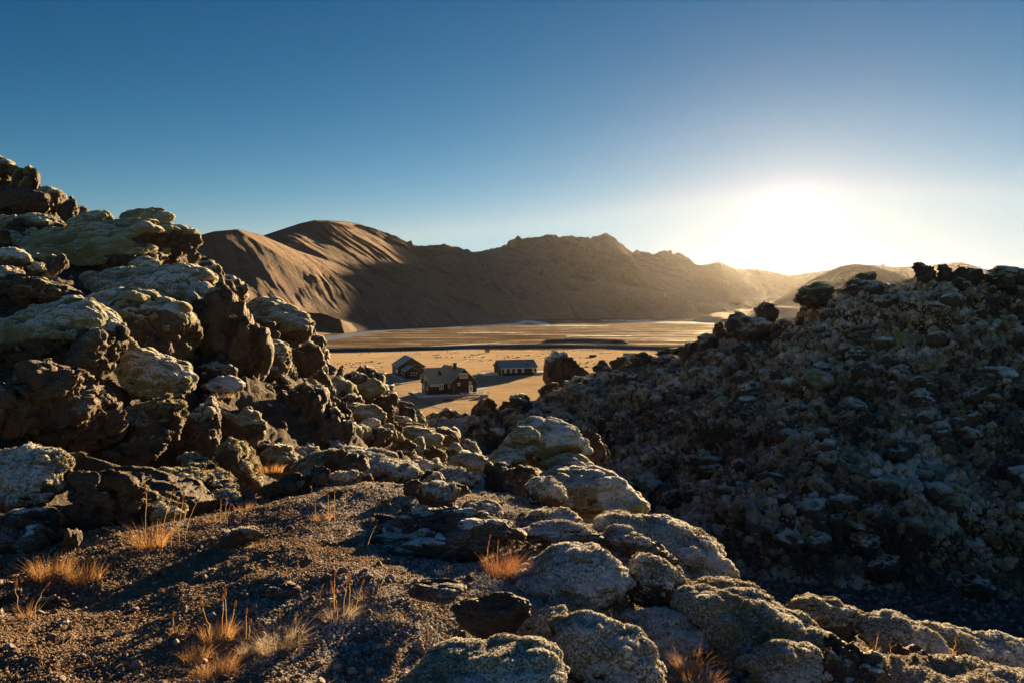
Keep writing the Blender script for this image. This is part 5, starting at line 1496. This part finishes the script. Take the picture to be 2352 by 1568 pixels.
def build_cover():
    rs = np.random.RandomState(5)
    # crumbs: dense near the camera, thinner away
    n = 330000
    r = 1.9 + 5.6 * rs.rand(n) ** 1.25
    a = np.radians(rs.uniform(-61, 46, n))
    x, y = r * np.sin(a), r * np.cos(a)
    fw = flat_weight(x, y)
    keep = rs.rand(n) < fw + .15
    x, y, r = x[keep], y[keep], r[keep]
    P, nn = on_ground(x, y)
    n = len(P)
    patch = fbm(np.stack([x * .8, y * .8, x * 0], 1), 3, 77); fine = fbm(np.stack([x * 4, y * 4, x * 0], 1), 2, 79)
    right = sstep(-1.0, .9, x + .15 * y + .45 + .6 * patch)                      # frost drifts lie on the right, towards the outcrop
    base = np.clip(.22 + .45 * rs.rand(n) ** 1.4 + .12 * fine, 0, .72)
    fr = (rs.rand(n) < np.clip(-.04 + .78 * right + .45 * patch + .35 * fine, .02, .85))
    tone = np.where(fr, rs.uniform(.88, 1.0, n), base)
    size = (.0028 + .0040 * rs.rand(n) ** 2) * (.72 + r * .15)
    scatter('ground_crumbs', P + nn * (size * .25)[:, None], size, tone, 'crumb', None, 'crumbly cinders and frosted lichen covering the ground', rs)
    # pebbles
    m = 2600
    r = 2.0 + 5.0 * rs.rand(m); a = np.radians(rs.uniform(-42, 42, m)); x, y = r * np.sin(a), r * np.cos(a)
    g = []
    for k in range(1500):                                                        # the stony slope behind the frosted boulders
        px, py = rs.uniform(1130, 1420), rs.uniform(1185, 1300)
        p = ray(px, py)
        g.append((p[0], py))
    gx = np.array([q[0] for q in g]); Y = 4.6 + 1.5 * rs.rand(len(g))
    x = np.concatenate([x, gx * Y]); y = np.concatenate([y, Y])
    P, nn = on_ground(x, y)
    size = .008 + .022 * rs.rand(len(P)) ** 3.0
    size[m:] *= .85
    scatter('pebbles', P + nn * (size * .2)[:, None], size, rs.rand(len(P)) ** 1.3, 'pebble', None, 'loose dark lava pebbles on the ground', rs)


def build_slope_cover():
    rs = np.random.RandomState(15)
    n = 190000
    px = rs.uniform(960, 2420, n); Y = 25 + 50 * rs.rand(n) ** .8
    P, nn = on_ground((px - 1176) / F * Y, Y)
    pd = path_dist(P[:, 0], P[:, 1])
    d = P - np.array([0, 0, CAM_Z]); py = 705 - d[:, 2] / d[:, 1] * F
    ok = (pd > 1.5) & (P[:, 2] > 8) & (py > np.interp(px, SKYLINE[:, 0], SKYLINE[:, 1]) + 2) & ~((px < 1240) & (py < 940))
    P, nn, Y = P[ok], nn[ok], Y[ok]; n = len(P)
    pat = fbm(P * .22, 3, 101); fine = fbm(P * 1.1, 2, 103)
    up = nn[:, 2]
    tone = np.clip(.43 + .60 * (up - .45) + .85 * pat + .45 * fine + rs.normal(0, .17, n), 0, 1)
    size = .028 + .045 * rs.rand(n) + .20 * rs.rand(n) ** 8
    scatter('slope_crumbs', P + nn * (size * .15)[:, None], size, tone, 'slope', None, 'crumbly moss and cinders covering the shaded slope', rs)
    # stones on the gravel path in the gully
    m = 5000
    t = rs.rand(m) * (len(PATHL) - 1); i = np.minimum(t.astype(int), len(PATHL) - 2); f = (t - i)[:, None]
    c = PATHL[i] * (1 - f) + PATHL[i + 1] * f + rs.normal(0, 1.0, (m, 2))
    P, nn = on_ground(c[:, 0], c[:, 1])
    size = .02 + .12 * rs.rand(m) ** 5
    scatter('path_gravel', P + nn * (size * .3)[:, None], size, rs.rand(m), 'pebble', None, 'loose stones on the dark gravel path in the gully', rs)
    # frosted moss of the outcrop right of the gravel
    m = 90000
    r = 2.2 + 5.6 * rs.rand(m); a = np.radians(rs.uniform(-4, 44, m)); x, y = r * np.sin(a), r * np.cos(a)
    P, nn = on_ground(x, y)
    ok = (rs.rand(m) > flat_weight(x, y)) & (P[:, 2] > 20.2) & (nn[:, 2] > .25)
    P, nn, r = P[ok], nn[ok], r[ok]; m = len(P)
    pat = fbm(P * 1.6, 3, 107)
    scatter('outcrop_tufts', P, (.004 + .004 * rs.rand(m)) * (.6 + r * .17), np.clip(.45 + .8 * pat + rs.normal(0, .17, m), 0, 1), 'frost', None, 'frosted moss tufts covering the ground of the outcrop', rs)


def boulder_tufts(root, ctr, P, Fc, mk, b, seed):
    """woolly tufts over the moss of a near boulder"""
    fm = mk[Fc].mean(1)
    A = P[Fc[:, 0]]; e1 = P[Fc[:, 1]] - A; e2 = P[Fc[:, 2]] - A
    nrm = np.cross(e1, e2); ar = np.linalg.norm(nrm, axis=1) * .5
    fn = nrm / (2 * ar[:, None] + 1e-12)
    view = -(ctr + A - np.array([0, 0, CAM_Z])); view /= np.linalg.norm(view, axis=1, keepdims=True)
    wgt = ar * sstep(.35, .7, fm) * ((fn * view).sum(1) > -.35)
    tot = wgt.sum()
    if tot < 1e-4: return
    s0 = .0016 * b['Y']
    n = int(min(24000, .40 * tot / (s0 * s0 * 2.2)))
    rs = np.random.RandomState(seed)
    k = rs.choice(len(Fc), n, p=wgt / tot)
    u, v = rs.rand(n), rs.rand(n); sw = u + v > 1; u[sw] = 1 - u[sw]; v[sw] = 1 - v[sw]
    Q = A[k] + e1[k] * u[:, None] + e2[k] * v[:, None]
    pat = fbm((Q + seed) * 2.2 / max(.6, b['Y'] / 8), 3, 91)
    up = fn[k][:, 2]
    frosty = b['mat'] == 'frost'
    tone = np.clip((.52 if frosty else .24) + .8 * pat + .25 * up + rs.normal(0, .16, n), 0, 1)
    size = s0 * (.6 + .8 * rs.rand(n))
    scatter('moss_tufts', Q, size, tone, 'frost' if frosty else 'moss', root, None, rs)


# ------------------------------------------------------------------ dry grass
def grass_material(name, c0, c1):
    t = NT(name)
    a = t.attr('blade')
    col = t.mix(a, c0, c1)
    d = t.n('ShaderNodeBsdfDiffuse', {'Color': col}).outputs[0]
    tr = t.n('ShaderNodeBsdfTranslucent', {'Color': col}).outputs[0]
    return t.done(t.n('ShaderNodeMixShader', {0: .5, 1: d, 2: tr}).outputs[0])


M['grass_orange'] = grass_material('dry_orange_grass', (.26, .125, .045), (.56, .34, .155))
M['grass_straw'] = grass_material('frosted_straw_grass', (.24, .16, .09), (.55, .46, .36))
M['grass_red'] = grass_material('red_brown_grass', (.19, .080, .036), (.38, .18, .085))
M['stalk'] = grass_material('straw_stalk', (.62, .46, .26), (.78, .62, .40))
M['seed_head'] = grass_material('seed_head', (.30, .15, .05), (.50, .28, .11))


def blades(n, spread, height, rs, curl=.6, width=.0022, out=.5):
    V, Fc, A = [], [], []
    for k in range(n):
        t = rs.uniform(0, 6.283); rad = spread * math.sqrt(rs.rand())
        p = np.array([rad * math.cos(t), rad * math.sin(t) * .8, 0.0])
        h = height * rs.uniform(.45, 1.0)
        dirn = np.array([math.cos(t), math.sin(t), 0]) * out * rs.uniform(.1, 1.0) + rs.normal(0, .22, 3) * np.array([1, 1, 0])
        wv = np.array([-math.sin(t + 1), math.cos(t + 1), 0]); sh = rs.rand()
        c = curl * rs.uniform(.2, 1.3); seg = 4
        for j in range(seg + 1):
            s = j / seg
            q = p + dirn * h * (s ** 1.6) * (.6 + c) + np.array([0, 0, h * (s - .35 * c * s * s)])
            w_ = width * (1 - s * .8)
            V += [q - wv * w_, q + wv * w_]; A += [sh * .8 + .2 * s] * 2
        o = k * 2 * (seg + 1)
        for j in range(seg): Fc.append((o + 2 * j, o + 2 * j + 1, o + 2 * j + 3, o + 2 * j + 2))
    return np.array(V), np.array(Fc), np.array(A)


def stalk_parts(root, p, h, lean, rs, mat_s, mat_h):
    n = 7; V, Fc = [], []
    pts = [np.array([lean * h * (k / n) ** 1.7, rs.normal(0, .006), h * (k / n)]) + p for k in range(n + 1)]
    for k, q in enumerate(pts):
        w_ = .0022 * (1 - .35 * k / n)
        for a in (0, 2.1, 4.2): V.append(q + np.array([math.cos(a) * w_, math.sin(a) * w_, 0]))
    for k in range(n):
        for a in range(3): Fc.append((3 * k + a, 3 * k + (a + 1) % 3, 3 * k + 3 + (a + 1) % 3, 3 * k + 3 + a))
    s = link('stalk', mesh_np('stalk', np.array(V), np.array(Fc), mat_s, dict(blade=np.linspace(.2, 1, len(V)))), root)
    tip = pts[-1]; d = pts[-1] - pts[-2]; d /= np.linalg.norm(d)
    V, Fc = [], []; L = .16 * h + .012
    prof = [(0, .0015), (.2, .0046), (.5, .0058), (.8, .0040), (1.0, .0006)]
    for s_, w_ in prof:
        for a in range(5): V.append(tip - d * L * .25 + d * L * s_ + np.array([math.cos(a * 1.257) * w_, math.sin(a * 1.257) * w_, 0]))
    for k in range(4):
        for a in range(5): Fc.append((5 * k + a, 5 * k + (a + 1) % 5, 5 * k + 5 + (a + 1) % 5, 5 * k + 5 + a))
    link('seed_head', mesh_np('seed_head', np.array(V), np.array(Fc), mat_h, dict(blade=rs.rand(len(V)))), s)


def grass_tuft(px, py, w_px, h_px, n, mat, label, stalks=(), curl=.6, out=.6, Y=None, group=None):
    p = at(px, py, Y) if Y else ray_ground(px, py)
    k = p[1] / F
    rs = np.random.RandomState(int(px * 7 + py))
    r = bpy.data.objects.new('grass_tuft', None); COL.objects.link(r); r.location = p - np.array([0, 0, .01]); r.empty_display_size = .05
    tag(r, label, 'grass', group)
    if n:
        V, Fc, A = blades(int(n * 1.5), w_px * k * .32, h_px * k, rs, curl, max(.0007, .36 * k), out)
        link('blades', mesh_np('blades', V, Fc, M[mat], dict(blade=A)), r)
    for sx, sy, sh, ln in stalks:      # base pixel, height in pixels, lean
        q = np.array([(sx - px) * k, rs.uniform(-.05, .05), (py - sy) * k * .3])
        stalk_parts(r, q, sh * k, ln, rs, M['stalk'], M['seed_head'])
    return r


def build_grass():
    G = grass_tuft
    G(345, 1258, 95, 82, 150, 'grass_orange', 'bright orange grass clump below the brown slab with tall stalks', [(338, 1262, 145, .02), (372, 1225, 118, .22), (398, 1222, 100, .18), (422, 1205, 92, .32), (412, 1210, 105, .12)], .8, .8)
    G(120, 1322, 130, 62, 200, 'grass_orange', 'rust-coloured grass patch at the left below the pale stone, left of two', (), .5, .6)
    G(195, 1335, 110, 60, 150, 'grass_orange', 'rust-coloured grass patch at the left below the pale stone, right of two', (), .5, .6)
    G(60, 1420, 40, 60, 26, 'grass_orange', 'thin upright orange grass by the stone at the left edge', [(58, 1440, 95, -.1), (72, 1440, 80, .35)])
    G(408, 1460, 40, 36, 30, 'grass_orange', 'small grass tuft with one stalk in the lower left gravel', [(407, 1460, 62, .02)])
    G(500, 1475, 110, 62, 190, 'grass_orange', 'large orange grass tuft with six tall seed stalks at the bottom', [(484, 1455, 85, -.25), (503, 1475, 98, .03), (521, 1480, 118, .0), (534, 1480, 98, .14), (568, 1465, 72, .03), (577, 1465, 50, .05)], .5, .5)
    G(450, 1515, 90, 48, 150, 'grass_orange', 'orange grass at the bottom edge, left of the large tuft')
    G(500, 1550, 130, 60, 220, 'grass_orange', 'dense orange grass cut by the bottom edge', (), .5, .6)
    G(640, 1495, 130, 78, 200, 'grass_straw', 'frosted straw-coloured tuft spreading right at the bottom', [(668, 1480, 92, .2)], .9, 1.0)
    G(575, 1500, 80, 45, 110, 'grass_straw', 'low frosted straw between the orange and the straw tuft')
    G(780, 1420, 110, 46, 150, 'grass_straw', 'pale frosted grass with a cluster of seed stalks in the centre', [(762, 1360, 80, .03), (765, 1392, 70, -.1), (778, 1400, 62, -.06), (785, 1400, 72, .12), (800, 1420, 88, .02), (814, 1420, 82, .22)], .9, .9)
    G(905, 1425, 90, 40, 110, 'grass_straw', 'fan of frosted grass beside the flat blue-grey slab', (), .9, 1.1)
    G(850, 1370, 110, 30, 120, 'grass_straw', 'low pale grass behind the stalk cluster', [(868, 1362, 52, .35), (722, 1500, 60, .2)], 1.0, 1.0)
    G(1150, 1320, 110, 70, 230, 'grass_red', 'red-brown grass tuft right of centre, taller of two', [(1115, 1240, 62, .12), (1140, 1235, 50, .05)], .5, .45)
    G(1195, 1335, 90, 58, 200, 'grass_red', 'red-brown grass tuft leaning on the round frosted boulder', (), .6, .6)
    G(1258, 1285, 60, 40, 50, 'grass_red', 'thin reddish grass above the round frosted boulder', (), .5, .7)
    G(1290, 1310, 50, 36, 50, 'grass_red', 'tiny red grass tuft on the round frosted boulder', (), .5, .7, Y=4.6)
    G(1395, 1450, 80, 70, 90, 'grass_orange', 'drooping dry grass in the shaded hollow', (), 1.0, 1.0, Y=3.9)
    G(1580, 1545, 90, 66, 190, 'grass_orange', 'glowing orange grass between pillar and big hummock, upper of two', (), .6, .7, Y=3.45)
    G(1610, 1585, 110, 60, 180, 'grass_orange', 'glowing orange grass at the bottom edge below the pillar', (), .6, .7, Y=3.3)
    G(1842, 1450, 40, 46, 24, 'grass_orange', 'little fan of grass on the big frosted hummock', (), .6, .8, Y=4.5)
    G(2000, 1502, 40, 34, 24, 'grass_orange', 'small grass tuft by the dark spotted rock', [(2012, 1500, 44, .2)], .6, .8, Y=4.1)
    G(2052, 1560, 20, 20, 8, 'grass_straw', 'single pale stalk in the lower right corner', [(2048, 1560, 70, .1)], .6, .8, Y=3.9)
    G(2190, 1500, 24, 24, 10, 'grass_orange', 'single stalk with red leaves near the right edge', [(2190, 1502, 42, .0)], .6, .8, Y=4.6)
    G(740, 1196, 60, 30, 50, 'grass_orange', 'sparse stalks standing on the frosted rise', [(725, 1208, 45, .0), (751, 1200, 56, .02), (772, 1190, 72, .0)], .7, .9)
    G(680, 1132, 30, 30, 24, 'grass_orange', 'small orange tuft beside the dark slab-topped boulder', (), .5, .8)
    G(488, 1200, 36, 30, 22, 'grass_orange', 'thin stalks in front of the small round moss mound', [(510, 1180, 48, .03), (520, 1185, 55, .12), (528, 1180, 40, .2)], .7, .9)
    G(560, 1172, 60, 24, 60, 'grass_orange', 'low reddish grass below the moss mounds')
    G(620, 1082, 90, 22, 160, 'grass_orange', 'sunlit rusty turf patch in the hollow', (), .6, .7, Y=8.4)
    G(510, 912, 90, 18, 50, 'grass_straw', 'orange grass strip under the black rock wall', (), .6, .7, Y=12.2)
    G(968, 1268, 30, 20, 12, 'grass_straw', 'two curved stalks on the dark crest slope', [(968, 1262, 58, .45), (982, 1300, 76, .0), (1000, 1300, 66, .12)], .7, .9)
    G(842, 1272, 20, 20, 8, 'grass_straw', 'lone leaning stalk on the gravel', [(840, 1270, 58, .3)], .7, .9)
    G(1015, 1320, 40, 26, 30, 'grass_straw', 'small star of green-grey grass behind the flat slab', (), .7, 1.0)
    G(860, 1170, 30, 20, 20, 'grass_orange', 'short orange blades near the shiny stone')
    G(590, 1255, 50, 16, 50, 'grass_orange', 'short orange grass around the flat frosted stone')
    G(380, 1330, 60, 14, 60, 'grass_orange', 'low orange sprigs on the open gravel')
    G(230, 1395, 40, 14, 30, 'grass_orange', 'low orange sprigs by the half sunk stone')


def build_litter():
    rs = np.random.RandomState(44)
    VV, FF, AA, c = [], [], [], 0
    for k in range(330):
        r = 2.2 + 4.6 * rs.rand(); a = math.radians(rs.uniform(-42, 16))
        x, y = r * math.sin(a), r * math.cos(a)
        if float(perlin(np.array([[x * .9, y * .9, 5.0]]))[0]) < -.08: continue
        P, _ = on_ground(np.array([x]), np.array([y]))
        V, Fc, A = blades(rs.randint(4, 16), .03 + .04 * rs.rand(), rs.uniform(.02, .07), rs, 1.2, .0011, 1.2)
        VV.append(V + P[0]); FF.append(Fc + c); AA.append(A * rs.uniform(.5, 1)); c += len(V)
    o = link('dry_grass_litter', mesh_np('dry_grass_litter', np.concatenate(VV), np.concatenate(FF), M['grass_straw'], dict(blade=np.concatenate(AA))))
    tag(o, 'sparse dry grass blades lying over the gravel', kind='stuff')


# ------------------------------------------------------------------ loose lava rocks on the shaded slope
def slope_rock_mesh(seed, sub=4):
    D, Fc = ico(sub)
    off = seed * 5.3
    P = D * np.array([1.2, 1.0, .72])
    rs = np.random.RandomState(seed)
    for _ in range(6):
        v = rs.normal(size=3); v /= np.linalg.norm(v); h = P @ v
        P = P - (np.maximum(0, h - rs.uniform(.45, .75)) * .9)[:, None] * v
    n = vnormals(P, Fc)
    P = P + n * (.30 * fbm(D * 1.3 + off, 3, 3) + .17 * fbm(D * 3.2 + off, 3, 5, ridged=True))[:, None]
    n = vnormals(P, Fc)
    mk = sstep(.35, .75, n[:, 2] + .5 * fbm(D * 1.5 + off, 2, 9))
    f1, r1 = worley(D * 2.2 + off, 11)
    P = P + n * (mk * (.16 * (1 - np.minimum(1, f1) ** 2) + .03))[:, None]
    return P, Fc, mk


def build_slope():
    rs = np.random.RandomState(12)
    var = [slope_rock_mesh(100 + k) for k in range(9)]
    meshes = [mesh_np('lava_rock', P, Fc, M['lava_far'], dict(moss=mk)) for P, Fc, mk in var]
    n = 9000
    px = rs.uniform(1000, 2420, n); Y = 27 + 44 * rs.rand(n)
    x = (px - 1176) / F * Y; y = Y
    P, nn = on_ground(x, y)
    pd = path_dist(P[:, 0], P[:, 1])
    hgt = P[:, 2]
    crest = np.array([0.0] * n)
    ok = (pd > 1.7) & (hgt > 11)
    # keep out of the house view
    d = P - np.array([0, 0, CAM_Z]); py = 705 - d[:, 2] / d[:, 1] * F
    ok &= ~((px < 1240) & (py < 950))
    ok &= py > np.interp(px, SKYLINE[:, 0], SKYLINE[:, 1]) + 14
    P, nn = P[ok], nn[ok]
    size = .10 + .48 * rs.rand(len(P)) ** 4.0
    order = np.argsort(-size)
    big = order[:70]; rest = order[70:200]
    for k in big:
        o = link('lava_rock', meshes[rs.randint(9)], None, P[k] + nn[k] * size[k] * .25)
        o.scale = (size[k],) * 3; o.rotation_euler = (rs.normal(0, .3), rs.normal(0, .3), rs.uniform(0, 6.28))
        q = P[k]; qx = 1176 + q[0] / q[1] * F; qy = 705 - (q[2] - CAM_Z) / q[1] * F
        band = 'high up' if qy < 800 else ('halfway up' if qy < 1050 else 'low down')
        side = 'left end' if qx < 1600 else ('middle' if qx < 2000 else 'right part')
        tag(o, f'moss-topped lava rock {band} on the {side} of the shaded slope', 'rock', f'lava rocks {band} on the {side} of the shaded slope')
    # broken rocks filling the gaps of the left hill
    m = 1400
    px = rs.uniform(-60, 1060, m); Y = 7.5 * (48 / 7.5) ** rs.rand(m)
    P2, n2 = on_ground((px - 1176) / F * Y, Y)
    d2 = P2 - np.array([0, 0, CAM_Z]); py2 = 705 - d2[:, 2] / d2[:, 1] * F
    ok2 = (n2[:, 2] > .1) & (flat_weight(P2[:, 0], P2[:, 1]) < .05) & (py2 > 350)
    P2, n2, Y = P2[ok2], n2[ok2], Y[ok2]
    for k in range(0, min(len(P2), 178)):
        s2 = Y[k] * rs.uniform(.006, .026)
        o = link('lava_rock', meshes[rs.randint(9)], None, P2[k] + n2[k] * s2 * .2)
        o.scale = (s2,) * 3; o.rotation_euler = (rs.normal(0, .5), rs.normal(0, .5), rs.uniform(0, 6.28))
        band = 'low down' if Y[k] < 16 else ('halfway along' if Y[k] < 28 else 'far back')
        tag(o, f'small broken lava rock wedged between boulders {band} on the left hill', 'rock', f'small rocks {band} on the left hill')
    low = [slope_rock_mesh(200 + k, 3) for k in range(6)]
    VV, FF, MK = [], [], []; c = 0
    for k in rest:
        V, Fc, mk = low[rs.randint(6)]
        t = rs.uniform(0, 6.28); ct, st = math.cos(t), math.sin(t)
        Vr = np.stack([V[:, 0] * ct - V[:, 1] * st, V[:, 0] * st + V[:, 1] * ct, V[:, 2]], 1) * size[k]
        VV.append(Vr + P[k] + nn[k] * size[k] * .0); FF.append(Fc + c); MK.append(mk); c += len(V)
    o = link('slope_rubble', mesh_np('slope_rubble', np.concatenate(VV), np.concatenate(FF), M['lava_far'], dict(moss=np.concatenate(MK))))
    tag(o, 'small mossy lava rubble covering the shaded slope', kind='stuff')
# ------------------------------------------------------------------ build
random.seed(4)
build_plain()
build_mountains()
build_terrain()
for k, b in enumerate(BOULDERS):
    boulder_objects(b, k + 1)
for k, b in enumerate(list(slope_outcrops())):
    boulder_objects(b, k + 401)
build_slope()
build_main_hut(); build_barn(); build_long_hut(); build_yard()
build_cover()
build_slope_cover()
build_litter()
build_grass()
build_haze()
